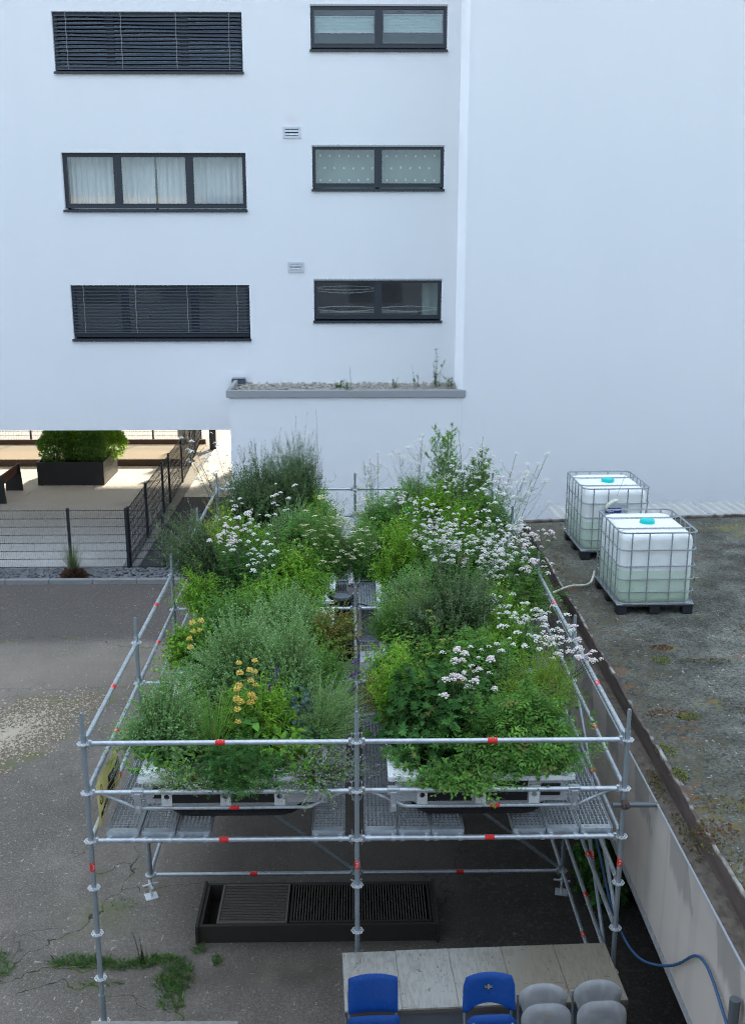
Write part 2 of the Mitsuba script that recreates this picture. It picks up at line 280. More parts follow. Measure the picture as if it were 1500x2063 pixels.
struct('sand_edging', MB().box(-30, -5.6, 27.25, 27.35, -.05, .25).box(-30, -5.6, 31.0, 31.1, -.05, .22).mesh(), 'rust_edge', 'rusty steel edging boards along the sand bed')

# ------------------------------------------------------------------ the white apartment building
B = thing('apartment_building', 'white rendered apartment block raised over an open passage, with dark framed windows', 'building')
WIN = [(-6.48, -2.40, 11.16, 12.40), (-6.48, -2.40, 8.26, 9.51), (-6.48, -2.40, 5.38, 6.63), (-.92, 2.04, 11.62, 12.54), (-.92, 2.02, 8.71, 9.66), (-.92, 2.01, 5.79, 6.75)]
hull = sg.Polygon([(-32, 3.27), (2.60, 3.27), (2.60, 22.5), (-32, 22.5)], [[(a, c), (b, c), (b, d), (a, d)] for a, b, c, d in WIN])
add('facade', upright(prism(hull, .32), YA), 'plaster', B)
add('core', MB().box(-32, 2.6, 18.3, YBACK, 3.27, 22.5).box(-32, 2.6, YA + .33, 18.29, 3.27, 3.5).box(-32, 2.6, YA + .33, 18.29, 22.3, 22.5).box(-32, -31.7, YA + .33, 18.29, 3.5, 22.3).mesh(), 'plaster', B)
add('side_block', box(2.35, 34, YB, YBACK, -.05, 22.8), 'plaster', B)
add('annex_wall', MB().box(-2.72, 2.348, YB + .004, YA - .01, -.05, 4.31).box(-2.72, 2.348, YA, YBACK - .2, -.05, 3.265).mesh(), 'plaster', B)
# metal coping with a joint, and the gravel on the annex
add('coping', MB().box(-2.78, -.17, YB - .05, YB + .04, 4.325, 4.485, b=.006).box(-.045, 2.415, YB - .05, YB + .04, 4.325, 4.485, b=.006).box(-.17, -.045, YB - .035, YB + .03, 4.325, 4.46).box(-2.78, -2.70, YB + .045, YA - .01, 4.325, 4.485).mesh(), 'coping_metal', B)
rng = np.random.default_rng(8)
add('gravel_layer', chips(rng, 3200, lambda n: np.stack([rng.uniform(-2.68, 2.33, n), rng.uniform(YB + .06, YA - .04, n), rng.uniform(4.30, 4.40, n)], 1), .022, .045), 'stone_light', B, kind='stuff')
add('support_column', box(-3.0, -2.74, 17.0, 17.4, 0, 3.26), 'concrete', B)
for (x0, x1, z0, z1) in ((-1.56, -1.165, 9.82, 10.06), (-1.51, -1.135, 6.915, 7.145)):
    v = add('vent', MB().box(x0, x1, YA - .025, YA - .003, z0, z0 + .045).box(x0, x1, YA - .025, YA - .003, z1 - .045, z1).box(x0, x0 + .05, YA - .025, YA - .003, z0 + .046, z1 - .046).box(x1 - .05, x1, YA - .025, YA - .003, z0 + .046, z1 - .046).mesh(), 'vent_metal', B)
    add('backing', box(x0 + .05, x1 - .05, YA - .006, YA - .002, z0 + .05, z1 - .05), 'room_dark', v)
    for k in range(2):
        zz = z0 + .062 + k * .07
        add('slat', (np.array([[x0 + .05, YA - .026, zz], [x1 - .05, YA - .026, zz], [x1 - .05, YA - .008, zz + .042], [x0 + .05, YA - .008, zz + .042]]), np.array([[0, 1, 2, 3]])), 'vent_metal', v)
fl = add('floodlight', MB().box(-2.85, -2.53, YA - .22, YA - .05, 4.35, 4.50, b=.01).mesh(), 'anthracite_slat', B)
add('glass_lid', box(-2.83, -2.55, YA - .23, YA - .06, 4.505, 4.53), 'alu_grey', fl)
add('backplate', box(-2.95, -2.45, YA - .012, YA - .002, 4.36, 4.66), 'plaster', B)

def pleats(x0, x1, z0, z1, y, rng, n, amp, step=.012):
    xs = np.arange(x0, x1, step); ph = np.cumsum(rng.uniform(.5, 1.6, len(xs))) * n
    yy = y + amp * np.sin(ph) + amp * .5 * np.sin(ph * .37 + 1)
    V = np.vstack([np.stack([xs, yy, 0 * xs + z1], 1), np.stack([xs + .01 * np.sin(ph * .3), yy * 1.0, 0 * xs + z0], 1)]); m = len(xs); i = np.arange(m - 1)
    return V, np.stack([i, i + 1, i + 1 + m, i + m], 1)
def window(i, style):
    x0, x1, z0, z1 = WIN[i]; wide = x1 - x0 > 3.5; fy = YA + (.10 if wide else .015)
    w = newkey(B + '__window'); t = .085 if wide else .075; zs = z0 + .07
    mull = [x0 + (x1 - x0) * .295, x0 + (x1 - x0) * .688] if wide else [(x0 + x1) / 2]
    m = MB(); m.box(x0, x1, fy, fy + .08, z1 - t, z1); m.box(x0, x1, fy, fy + .08, zs, zs + t + .01)
    edges = [x0 + t] + [q for c in mull for q in (c - .085, c + .085)] + [x1 - t]
    m.box(x0, x0 + t, fy, fy + .08, zs + t + .01, z1 - t); m.box(x1 - t, x1, fy, fy + .08, zs + t + .01, z1 - t)
    for c in mull: m.box(c - .085, c + .085, fy, fy + .08, zs + t + .01, z1 - t); m.box(c - .012, c + .012, fy - .008, fy - .001, zs + .01, z1 - .01)
    # slim sash beads proud of the frame
    for a, b in zip(edges[::2], edges[1::2]):
        m.box(a - .014, b + .014, fy - .010, fy - .001, z1 - t, z1 - t + .014).box(a - .014, b + .014, fy - .010, fy - .001, zs + t - .004, zs + t + .010)
        m.box(a - .014, a, fy - .010, fy - .001, zs + t + .010, z1 - t).box(b, b + .014, fy - .010, fy - .001, zs + t + .010, z1 - t)
    add('frame', m.mesh(), 'anthracite', w)
    add('sill', MB().box(x0 - .02, x1 + .02, YA - .055, YA - .045, z0 - .025, z0 + .03).box(x0 - .02, x1 + .02, YA - .044, fy - .002, z0 + .002, z0 + .03).mesh(), 'anthracite', w)
    if not wide: add('head_trim', box(x0 - .005, x1 + .005, YA - .03, YA + .014, z1 - .018, z1 + .02), 'coping_metal', w)
    for a, b in zip(edges[::2], edges[1::2]):
        g = sheet(a - .01, b + .01, 0, 1, 0)[0]; zz = (zs + t, z1 - t + .01)
        add('pane', (np.array([[a - .01, fy + .03, zz[0]], [b + .01, fy + .03, zz[0]], [b + .01, fy + .03, zz[1]], [a - .01, fy + .03, zz[1]]]), np.array([[0, 1, 2, 3]])), 'glass', w)
    r = MB(); X0, X1, Y0, Y1, Z0, Z1 = x0 - .3, x1 + .3, YA + .33, 18.25, z0 - .5, z1 + .3
    r.box(X0, X1, Y1 - .02, Y1, Z0, Z1).box(X0, X0 + .02, Y0, Y1 - .03, Z0, Z1).box(X1 - .02, X1, Y0, Y1 - .03, Z0, Z1).box(X0 + .03, X1 - .03, Y0, Y1 - .03, Z0, Z0 + .02).box(X0 + .03, X1 - .03, Y0, Y1 - .03, Z1 - .02, Z1)
    add('room', r.mesh(), 'room_dark', w)
    rng = np.random.default_rng(40 + i); cz0, cz1 = zs + .02, z1
    if style == 'blind':                                      # outside venetian blind of dark slats
        n = 14; zb = z0 + (.10 if i == 0 else .19)
        for k in range(n):
            zz = zb + (z1 - .03 - zb) * (k + .5) / n; tilt = .024 if i == 0 else .010
            xs = np.linspace(x0 + .03, x1 - .02, 9); sag = .006 * np.sin(np.linspace(0, PI, 9) * 3 + k)
            V = np.vstack([np.stack([xs, 0 * xs + YA + .020, zz - tilt + sag], 1), np.stack([xs, 0 * xs + YA + .050, zz + .007 + sag], 1), np.stack([xs, 0 * xs + YA + .082, zz + tilt * .8 + sag], 1)])
            q = np.arange(8); F = np.vstack([np.stack([q, q + 1, q + 10, q + 9], 1), np.stack([q + 9, q + 10, q + 19, q + 18], 1)])
            add('slat', (V, F), 'anthracite_slat', w, smooth=True)
        add('bottom_rail', box(x0 + .03, x1 - .02, YA + .035, YA + .065, zb - .03, zb - .008), 'anthracite_slat', w)
        for cx in np.array([.07, .36, .65, .93]) * (x1 - x0) + x0:
            add('cord', tube([[cx, YA + .014, zb - .02], [cx + .004, YA + .014, z1]], .0045, 5), 'cord', w)
    elif style == 'net':                                      # long pale net curtains
        for a, b in ((x0 + .02, (x0 + x1) / 2 - .06), ((x0 + x1) / 2 - .03, x1 - .02)):
            add('curtain', pleats(a, b, z0 + .05, z1 + .1, YA + .5, rng, .55, .028), 'curtain', w, smooth=True)
    elif style == 'dotted':
        for a, b in ((x0 + .02, (x0 + x1) / 2 - .05), ((x0 + x1) / 2 + .03, x1 - .03)):
            c = add('curtain', pleats(a, b, z0 + .05, z1 + .1, YA + .42, rng, .10, .018), 'curtain_green', w, smooth=True)
        d = MB()
        for r_ in range(3):
            for k in range(13):
                cx = x0 + .17 + k * .215 + .10 * (r_ % 2); cz = z0 + .24 + .26 * r_ + rng.uniform(-.01, .01)
                if cx < x1 - .1: d.add(*(lambda L: (np.stack([L[0][:, 0] + cx, L[0][:, 2] * 0 + YA + .375, L[0][:, 1] * 1.3 + cz], 1), L[1]))(lathe([(0.001, 0), (.022, 0)], 8)))
        add('dots', d.mesh(), 'curtain', w)
    elif style == 'shade':                                    # two pleated shades across the middle of the panes
        for (a, b), (h0, h1) in zip(zip(edges[::2], edges[1::2]), ((.40, .80), (.42, .86))):
            H = z1 - t - zs - t; za, zb = zs + t + H * h0 - .02, zs + t + H * h1; n = 22
            zz = np.linspace(za, zb, n); yy = YA + .135 + .010 * (np.arange(n) % 2)
            V = np.vstack([np.stack([0 * zz + a + .02, yy, zz], 1), np.stack([0 * zz + b - .02, yy, zz], 1)]); q = np.arange(n - 1)
            add('pleated_shade', (V, np.stack([q, q + n, q + n + 1, q + 1], 1)), 'shade_cloth', w)
            add('shade_rail', MB().box(a + .015, b - .015, YA + .12, YA + .15, za - .02, za - .004).box(a + .015, b - .015, YA + .12, YA + .15, zb + .004, zb + .018).mesh(), 'cord', w)
    else:                                                     # bare panes with slack lines of paper streamers, a side curtain
        for k, (za, sg_) in enumerate(((.80, -.03), (.74, -.05), (.84, .03), (.26, .04), (.22, -.05))):
            for a, b in zip(edges[::2], edges[1::2]):
                if k in (0, 1, 2) and a > x0 + 1: continue
                t_ = np.linspace(0, 1, 14); z_ = z0 + .1 + (z1 - z0 - .15) * za + sg_ * np.sin(PI * t_)
                add('streamer', tube(np.stack([a + (b - a) * t_, 0 * t_ + YA + .16, z_], 1), .006, 4), 'cord', w)
        add('curtain', pleats(x1 - .42, x1 - .05, z0 + .05, z1 + .1, YA + .45, rng, .3, .02), 'curtain_green', w, smooth=True)
        add('shelf', box(x0 + .1, x1 - .5, YA + .9, YA + 1.2, z0 + .14, z0 + .18), 'curtain_green', w)
for i, st in enumerate(('blind', 'net', 'blind', 'shade', 'dotted', 'bare')): window(i, st)

# unseen building the yard is viewed from, added for its shade and window reflections
O = thing('unseen_near_building', 'unseen pale low building on the near side of the yard, added for shade and reflections', 'building')
add('wall', box(-34, 30, -22, -9.75, -.05, 9.3), 'near_render', O)
for k in range(14):
    for z in (1.2, 4.6):
        w = add('window', box(-31 + k * 4.4, -28.6 + k * 4.4, -9.748, -9.70, z, z + 1.5), 'alu_grey', O)

# ------------------------------------------------------------------ fences of black wire mesh
def wire_panel(a, b, h=1.48, pitch=.05, rod=.0022):
    """double-rod mesh panel from a to b as one mesh"""
    a, b = np.array(a, float), np.array(b, float); L = np.linalg.norm(b - a); d = (b - a) / L; nrm = np.array([-d[1], d[0], 0]); R = np.stack([d, nrm, [0, 0, 1]], 1)
    m = MB()
    for k in range(int(L / pitch)): xx = (k + .5) * pitch; m.box(xx - rod, xx + rod, -rod, rod, .04, h, R=R, o=a)
    for k in range(8):
        zz = .06 + (h - .09) * k / 7; m.box(0, L, -.012, -.005, zz - .005, zz + .005, R=R, o=a).box(0, L, .005, .012, zz - .005, zz + .005, R=R, o=a)
    return m.mesh()
def fence(name, label, posts, h=1.50, pitch=.05, w=.04):
    f = thing(name, label, 'fence')
    for a, b in zip(posts, posts[1:]): add('mesh_panel', wire_panel([*a, 0], [*b, 0], h - .02, pitch), 'fence_paint', f, kind='stuff')
    for px_, py_ in posts: add('post', MB().box(px_ - w * .75, px_ + w * .75, py_ - w - .03, py_ + w - .03, 0, h + .02, b=.004).mesh(), 'fence_paint', f)
    return f
fence('wire_fence', 'black wire mesh fence standing along the gravel strip behind the kerb', [(-14.2, 15.65), (-11.8, 15.65), (-9.28, 15.65), (-6.76, 15.65), (-5.40, 15.65), (-4.54, 15.65), (-2.78, 15.65)])
fence('wire_fence', 'black wire mesh fence running back beside the dark path', [(-5.38, 15.78), (-5.42, 18.25), (-5.45, 20.9), (-5.46, 22.06), (-5.50, 24.7), (-5.6, 27.2), (-5.75, 29.4), (-5.85, 31.6)])
fence('wire_fence', 'far black wire mesh fence behind the sand bed', [(-30, 31.9), (-22.4, 31.9), (-17.2, 31.9), (-12.38, 31.9), (-7.72, 31.9), (-5.9, 31.9)], 1.2, .10)
tag(add('gate_post', MB().box(-5.35, -5.12, 30.2, 30.42, 0, 2.2, b=.01).box(-5.39, -5.08, 30.16, 30.46, 2.2, 2.24).mesh(), 'fence_paint'), 'dark square gate post at the far end of the sunlit path', 'post')
tag(add('notice_box', MB().box(-5.98, -5.72, 27.0, 27.08, 1.05, 1.35, b=.01).box(-5.95, -5.75, 26.985, 26.998, 1.10, 1.22).mesh(), 'alu_grey'), 'small silver box fixed to the far part of the side fence', 'box')
dp = add('dark_pot', moved(lathe([(.01, 0), (.16, 0), (.24, .10), (.26, .24), (.22, .36), (.20, .40), (.17, .38), (.01, .34)], 18), (-3.02, 16.72, 0)), 'planter_dark', smooth=40); tag(dp, 'dark round pot at the foot of the grey support column', 'pot')

# bench and planter on the terrace
bn = thing('bench', 'red brown slatted bench with dark side panels on the terrace', 'bench')
for yy in (22.05, 23.72):
    add('side_panel', (lambda m: (np.stack([m[0][:, 0], m[0][:, 2] + yy, m[0][:, 1]], 1), m[1]))(prism([(-10.82, .0), (-10.30, 0), (-10.36, .86), (-10.44, .86), (-10.52, .50), (-10.82, .46)], .07)), 'planter_dark', bn)
for k in range(3): add('seat_slat', box(-10.80 + k * .10, -10.71 + k * .10, 22.13, 23.71, .47, .505, b=.006), 'bench_wood', bn)
for k in range(3): add('back_slat', box(-10.47 + .02 * k, -10.435 + .02 * k, 22.13, 23.71, .56 + k * .10, .65 + k * .10, b=.006), 'bench_wood', bn)
pl = thing('planter_box', 'large dark square planter box on the terrace behind the fence', 'planter')
add('side', MB().box(-10.02, -7.93, 24.40, 24.44, .012, .76).box(-10.02, -7.93, 26.40, 26.44, .012, .76).box(-10.02, -9.98, 24.45, 26.39, .012, .76).box(-7.97, -7.93, 24.45, 26.39, .012, .76).mesh(), 'planter_dark', pl)
add('soil', box(-9.97, -7.98, 24.45, 26.39, .3, .68), 'soil', pl)

# ------------------------------------------------------------------ the neighbour's flat-roofed building
N = thing('flat_roof_building', 'low neighbouring building with a mossy gravel felt roof and beige side wall', 'building')
ROOF = 2.85
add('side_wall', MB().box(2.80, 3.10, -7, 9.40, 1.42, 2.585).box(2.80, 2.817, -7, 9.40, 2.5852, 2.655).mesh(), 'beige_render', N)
add('lower_wall', box(3.40, 3.60, -7, 9.40, -.05, 1.41), 'concrete', N)
add('wall_ledge', MB().box(2.78, 3.39, -7, 9.40, 1.36, 1.415).mesh(), 'concrete', N)
add('wall_trim', tube([[2.80, -7, 2.668], [2.80, 9.40, 2.668]], .011, 8), 'alu_grey', N, smooth=40)
add('gutter', box(2.82, 2.985, -7, 9.40, 2.60, 2.645), 'gutter_dirt', N)
rng = np.random.default_rng(12)
ys = np.linspace(-7, 9.4, 180); top = 2.865 + .012 * np.sin(ys * 3.1) + rng.normal(0, .006, len(ys)); xo = rng.normal(0, .004, len(ys))
V = np.vstack([np.stack([2.985 + xo * 0, ys, 0 * ys + 2.61], 1), np.stack([2.975 + xo, ys, top], 1), np.stack([3.005 + xo, ys, top + .004], 1), np.stack([3.02 + xo, ys, top - .03], 1)]); q = np.arange(len(ys) - 1); n_ = len(ys)
add('upstand', (V, np.vstack([np.stack([q + k * n_, q + 1 + k * n_, q + 1 + (k + 1) * n_, q + (k + 1) * n_], 1) for k in range(3)])), 'old_flashing', N)
gx, gy = np.meshgrid(np.linspace(3.0, 16, 66), np.linspace(-7, 9.35, 84), indexing='ij')
back = 9.25 + (gx - 3.1) * .085; gy2 = -7 + (gy + 7) / 16.35 * (back + 7); gz = ROOF + .012 * meshkit.fbm(np.stack([gx * .9, gy2 * .9, 0 * gx], -1)) - .006
i, j = np.meshgrid(np.arange(65), np.arange(83), indexing='ij')
add('roof', (np.stack([gx, gy2, gz], -1).reshape(-1, 3), np.stack([i * 84 + j, (i + 1) * 84 + j, (i + 1) * 84 + j + 1, i * 84 + j + 1], -1).reshape(-1, 4)), 'roof_felt', N, smooth=True)
add('back_edge', (lambda c: (np.array([[3.0, 9.26, 2.5], [16, 10.36, 2.5], [16, 10.36, 2.90], [3.0, 9.26, 2.90], [3.0, 9.32, 2.5], [16, 10.42, 2.5], [16, 10.42, 2.90], [3.0, 9.32, 2.90]]), np.array([[0, 1, 2, 3], [3, 2, 6, 7], [5, 4, 7, 6], [0, 3, 7, 4]])))(0), 'old_flashing', N)
add('body', box(3.61, 16, -7, 9.2, -.05, 2.80), 'concrete', N)
# two corrugated sheets lying behind the roof edge
for k, (x0, x1) in enumerate(((3.55, 6.35), (6.42, 10.5))):
    xs = np.arange(x0, x1, .0225); zz = .018 * np.cos(xs / .09 * PI * 1.0); yb = 9.33 + (xs - 3.1) * .085
    V = np.vstack([np.stack([xs, yb, 2.90 + zz], 1), np.stack([xs + .02, yb + 1.15, 2.83 + zz], 1)]); m_ = len(xs); q = np.arange(m_ - 1)
    add('corrugated_sheet', (V, np.stack([q, q + 1, q + 1 + m_, q + m_], 1)), 'sheet_fibre', N, smooth=True)
dpipe = add('downpipe', tube([[2.74, -2.42, 2.44], [2.74, -2.42, 2.2], [2.74, -2.42, 1.42]], [.040, .038, .038], 12), 'galvanised_dark', N, smooth=40)
def clump_mesh(rng, n, cx, cy, cz, rx, ry, h, s, cols):
    a = rng.uniform(0, 2 * PI, n); r_ = np.sqrt(rng.uniform(0, 1, n)); Pn = np.stack([cx + rx * r_ * np.cos(a), cy + ry * r_ * np.sin(a), cz + h * (1 - r_ ** 2) * rng.uniform(.2, 1, n)], 1)
    t = rng.normal(size=(n, 3)); t[:, 2] = np.abs(t[:, 2]) * .8; t /= np.linalg.norm(t, axis=1, keepdims=True); b = np.cross(t, rng.normal(size=(n, 3))); b /= np.linalg.norm(b, axis=1, keepdims=True)
    sz = s * rng.uniform(.5, 1.3, (n, 1)); V = np.stack([Pn, Pn + t * sz * .6 + b * sz * .35, Pn + t * sz, Pn + t * sz * .6 - b * sz * .35], 1).reshape(-1, 3)
    F = (np.array([[0, 1, 2], [0, 2, 3]])[None] + np.arange(n)[:, None, None] * 4).reshape(-1, 3)
    c = np.asarray(cols)[rng.integers(0, len(cols), n)] * rng.uniform(.7, 1.3, (n, 1)); return V, F, np.repeat(c, 4, 0)
rng = np.random.default_rng(14); m = MB()
OR, YG, OL = [(.20, .075, .035), (.24, .11, .05)], [(.16, .19, .04), (.22, .24, .06)], [(.13, .11, .04), (.18, .15, .05)]
for cx, cy, rx, ry, cc in ((3.77, 3.35, .13, .07, OR), (3.66, 2.95, .10, .12, YG), (3.32, 1.47, .22, .10, OR), (3.52, 1.40, .12, .08, YG), (2.97, -.95, .10, .25, OL), (3.09, -.85, .15, .18, OR), (3.06, .62, .09, .13, YG), (3.05, .15, .07, .12, YG), (4.35, 1.55, .3, .1, OL), (5.2, 3.9, .35, .12, OL), (3.3, -.4, .25, .15, OL), (4.2, 2.9, .3, .08, OL), (3.12, -1.6, .12, .4, OL), (2.9, .3, .05, .3, OL), (2.92, -.6, .05, .35, OL), (3.1, 6.9, .15, .5, OL), (4.9, 5.9, .4, .15, OL), (3.9, 5.0, .3, .1, OL)):
    m.add(*clump_mesh(rng, 120, cx, cy, ROOF - (.0 if cx > 2.96 else .2), rx * 1.15, ry * 1.15, .03, .028, cc))
add('moss_tufts', m.mesh(), 'leaf', N, color=m.color(), kind='stuff')

# ------------------------------------------------------------------ the scaffold
S = thing('scaffold', 'galvanised steel modular scaffold platform carrying the planted tubs above the yard', 'scaffold')
BAY, DECK = 2.5, 2.3
XS, YS = (-2.5, 0.0, 2.5), (0.0, 2.5, 5.0, 7.5, 10.0)
def ring_mesh():
    m = MB(); n = 32; a = np.arange(n) * 2 * PI / n
    def ann(r0, r1, h):
        r1 = np.broadcast_to(r1, (n,)); r0 = np.broadcast_to(r0, (n,)); V = []
        for r_, z in ((r0, -h), (r1, -h), (r1, h), (r0, h)): V.append(np.stack([r_ * np.cos(a), r_ * np.sin(a), 0 * a + z], 1))
        i = np.arange(n); k = (i + 1) % n; F = np.vstack([np.stack([q * n + i, q * n + k, ((q + 1) % 4) * n + k, ((q + 1) % 4) * n + i], 1) for q in range(4)])
        m.add(np.vstack(V), F)
    ann(.0245, .034, .006); ann(.050 + 0 * a, .058 + .004 * np.cos(a * 8), .005)
    for k in range(8): m.box(.033, .052, -.006, .006, -.0045, .0045, R=rotz(k * PI / 4 + PI / 8))
    return m.mesh()
P_RING = mikit.ply(ring_mesh(), 'zinc', smooth=30)
def tape_mesh(r, L=.09, seed=0):
    """a red wrap with a worn white mark on it"""
    rng = np.random.default_rng(seed); n, k = 16, 9; xs = np.linspace(-L / 2, L / 2, k); a = np.arange(n) * 2 * PI / n
    V = np.stack([np.repeat(xs, n), np.tile(r * np.cos(a), k), np.tile(r * np.sin(a), k)], 1); i, j = np.meshgrid(np.arange(k - 1), np.arange(n), indexing='ij')
    F = np.stack([i * n + j, i * n + (j + 1) % n, (i + 1) * n + (j + 1) % n, (i + 1) * n + j], -1).reshape(-1, 4)
    m = MB().add(V, F, (.62, .025, .022))
    for (u0, u1, p0, p1) in ((-.026, -.014, 0, 5), (-.014, .000, 0, 1), (-.014, 0.0, 2.4, 3.3), (0.004, .014, .5, 4.5), (.024, .028, -6, 8), (-.040, -.037, -6, 8)):
        for off in (0, n / 2):
            aa = (np.linspace(p0, p1, 5) + off - 2.5) * .16; rr = r + .0008
            W = np.vstack([np.stack([0 * aa + u, rr * np.cos(aa), rr * np.sin(aa)], 1) for u in (u0, u1)]); q = np.arange(4); m.add(W, np.stack([q, q + 1, q + 6, q + 5], 1), (.78, .55, .52))
    return m
def tape_ply(r, L, s):
    m = tape_mesh(r, L, s); return mikit.ply(m.mesh(), 'stalk', smooth=False, color=m.color())
P_TAPE, P_TAPE_S = tape_ply(.0258, .09, 1), tape_ply(.0195, .09, 2)
RX = lambda x, y, z, a=0.0: T().translate([x, y, z]).rotate([0, 0, 1], a)
def rail_mesh(L, r=.0242):
    m = MB().tube([[.075, 0, 0], [L - .075, 0, 0]], r, 14)
    for s, x0 in ((1, 0.0), (-1, L)):
        pts = [(x0 + s * .034, .012), (x0 + s * .080, r * 1.0)]
        m.box(min(x0 + s * .036, x0 + s * .080), max(x0 + s * .036, x0 + s * .080), -.016, .016, -.036, .036, b=.006)
        m.box(min(x0 + s * .042, x0 + s * .049), max(x0 + s * .042, x0 + s * .049), -.018, .018, -.06, .085)
    return m.mesh()
P_RAIL = mikit.ply(rail_mesh(BAY), 'galvanised', smooth=35)
def rail(name, x, y, z, along, tape=True):
    M = RX(x, y, z, 0 if along == 'x' else 90); k = add(name, P_RAIL, None, S, M=M)
    if tape: add('tape', P_TAPE, None, k, M=M @ T().translate([BAY / 2, 0, 0]).rotate([1, 0, 0], (hash((x * 7 + y * 3 + z * 11)) % 50) - 25.0))
    return k
def standard_mesh(top, base):
    m = MB().tube([[0, 0, .42 if base else .3], [0, 0, top + .055]], .0242, 14)
    m.tube([[0, 0, top + .052], [0, 0, top + .085]], .0272, 14).tube([[0, 0, top + .08], [0, 0, top + .30]], .0195, 12, caps=False).tube([[0, 0, top + .302], [0, 0, top + .05]], .014, 10)
    for a in range(2): m.box(-.004, .004, -.0205, -.018, top + .14, top + .15)
    m.tube([[0, 0, .255], [0, 0, .60]], .0300, 14).tube([[0, 0, .595], [0, 0, .612]], .034, 14)
    return m.mesh()
def jack_mesh():
    m = MB().tube([[0, 0, .008], [0, 0, .30]], .017, 10).box(-.075, .075, -.075, .075, 0, .008, b=.002)
    m.tube([[0, 0, .15], [0, 0, .185]], .030, 12).box(-.10, .10, -.012, .012, .155, .175, b=.004).box(-.012, .012, -.10, .10, .156, .174, b=.004)
    return m.mesh()
P_JACK = mikit.ply(jack_mesh(), 'zinc', smooth=35)
P_STD = {t: mikit.ply(standard_mesh(t, True), 'galvanised_dull', smooth=35) for t in (3.3, 2.8)}
for yy in YS:
    for xx in XS:
        top = 3.3 if (xx != 0 or yy in (0.0, 10.0)) else 2.8
        k = add('standard', P_STD[top], None, S, M=RX(xx, yy, 0, 17 * xx + 9 * yy))
        for z in np.arange(.3, top + .01, .5): add('rosette', P_RING, None, k, M=RX(xx, yy, float(z), 13 * xx))
        if yy < 6: add('tape', P_TAPE, None, k, M=RX(xx, yy, 2.03) @ T().rotate([0, 0, 1], -70 if xx < 0 else -110).rotate([0, 1, 0], 90))
        add('base_jack', P_JACK, None, S, M=RX(xx, yy, 0, 20 * yy + 11 * xx))
for x0 in (-2.5, 0.0):                                        # rails across
    rail('guard_rail', x0, 0, 3.3, 'x'); rail('guard_rail', x0, 10.0, 3.3, 'x')
    for yy in YS:
        rail('deck_ledger', x0, yy, DECK, 'x', tape=yy < 3)
        if yy not in (0.0,): rail('mid_ledger', x0, yy, 2.8, 'x', tape=False)
    for yy in (2.5, 5.0, 7.5, 10.0): rail('base_ledger', x0, yy, .3, 'x', tape=yy == 2.5)
for y0 in YS[:-1]:                                            # rails along
    for xx in (-2.5, 2.5):
        rail('guard_rail', xx, y0, 3.3, 'y'); rail('mid_ledger', xx, y0, 2.8, 'y'); rail('deck_ledger', xx, y0, DECK, 'y'); (rail('base_ledger', xx, y0, .3, 'y', tape=y0 < 1) if xx > 0 or y0 > 0 else None)
    rail('mid_ledger', 0.0, y0, 2.8, 'y', tape=False)
for z in (.8, 1.3, 1.8): rail('side_ledger', 2.5, 0, z, 'y')
# the reinforced front ledgers: a second, lower tube hung below the main one
def truss_mesh():
    m = MB(); m.add(*rail_mesh(BAY)); lo = -.165
    m.tube([[.13, 0, -.012], [.16, 0, -.02], [.44, 0, lo + .006], [.48, 0, lo], [2.03, 0, lo], [2.07, 0, lo + .006], [2.34, 0, -.02], [2.37, 0, -.012]], .0175, 10)
    return m.mesh()
P_TRUSS = mikit.ply(truss_mesh(), 'galvanised', smooth=35)
for x0 in (-2.5, 0.0):
    k = add('front_ledger', P_TRUSS, None, S, M=RX(x0, 0, 2.8)); add('tape', P_TAPE_S, None, k, M=RX(x0 + (1.36 if x0 < 0 else 1.29), 0, 2.8 - .165))
    for xb in ((-2.03, -.30) if x0 < 0 else (.34, 2.03)):
        inner = xb in (-.30,)
        h = add('hanger_plate', MB().box(xb - .055, xb + .055, -.034, .034, 2.765, 2.833, b=.006).box(xb - .03, xb + .03, -.042, -.036, 2.60 if not inner else 2.70, 2.80, b=.002).mesh(), 'galvanised', k)
        add('hole', (lambda L: (np.stack([L[0][:, 0] + xb, L[0][:, 2] * 0 - .0435, L[0][:, 1] + (2.665 if not inner else 2.73)], 1), np.asarray(L[1])[:, ::-1]))(lathe([(.001, 0), (.019 if not inner else .008, 0)], 14)), 'galvanised_dark' if inner else 'zinc', h)
def brace(a, b):
    k = add('diagonal_brace', tube([a, b], .0212, 12), 'galvanised_dull', S, smooth=40); a, b = np.array(a), np.array(b); mid, d = (a + b) / 2, (b - a) / np.linalg.norm(b - a)
    h = math.degrees(math.atan2(d[1], d[0])); e = math.degrees(math.asin(d[2]))
    add('tape', tape_ply(.0228, .09, 3), None, k, M=T().translate(mid.tolist()).rotate([0, 0, 1], h).rotate([0, 1, 0], -e))
brace((-2.45, 2.54, 2.25), (-.05, 2.54, .33)); brace((.05, 2.54, 2.25), (2.45, 2.54, .33))
brace((2.54, 2.42, 2.25), (2.54, .06, .36)); brace((2.535, 2.42, 2.75), (2.535, .08, 1.32)); brace((-2.54, 7.42, 2.25), (-2.54, 5.08, .33))
tt = add('tie_tube', tube([[2.38, -.06, 2.66], [2.80, -.06, 2.66]], .0242, 14), 'galvanised_dark', S, smooth=40)
add('coupler', MB().box(2.46, 2.535, -.10, -.02, 2.625, 2.70, b=.015).box(2.47, 2.49, -.13, -.09, 2.65, 2.68, b=.004).tube([[2.515, -.12, 2.665], [2.515, -.05, 2.665]], .014, 8).mesh(), 'rust_edge', tt)

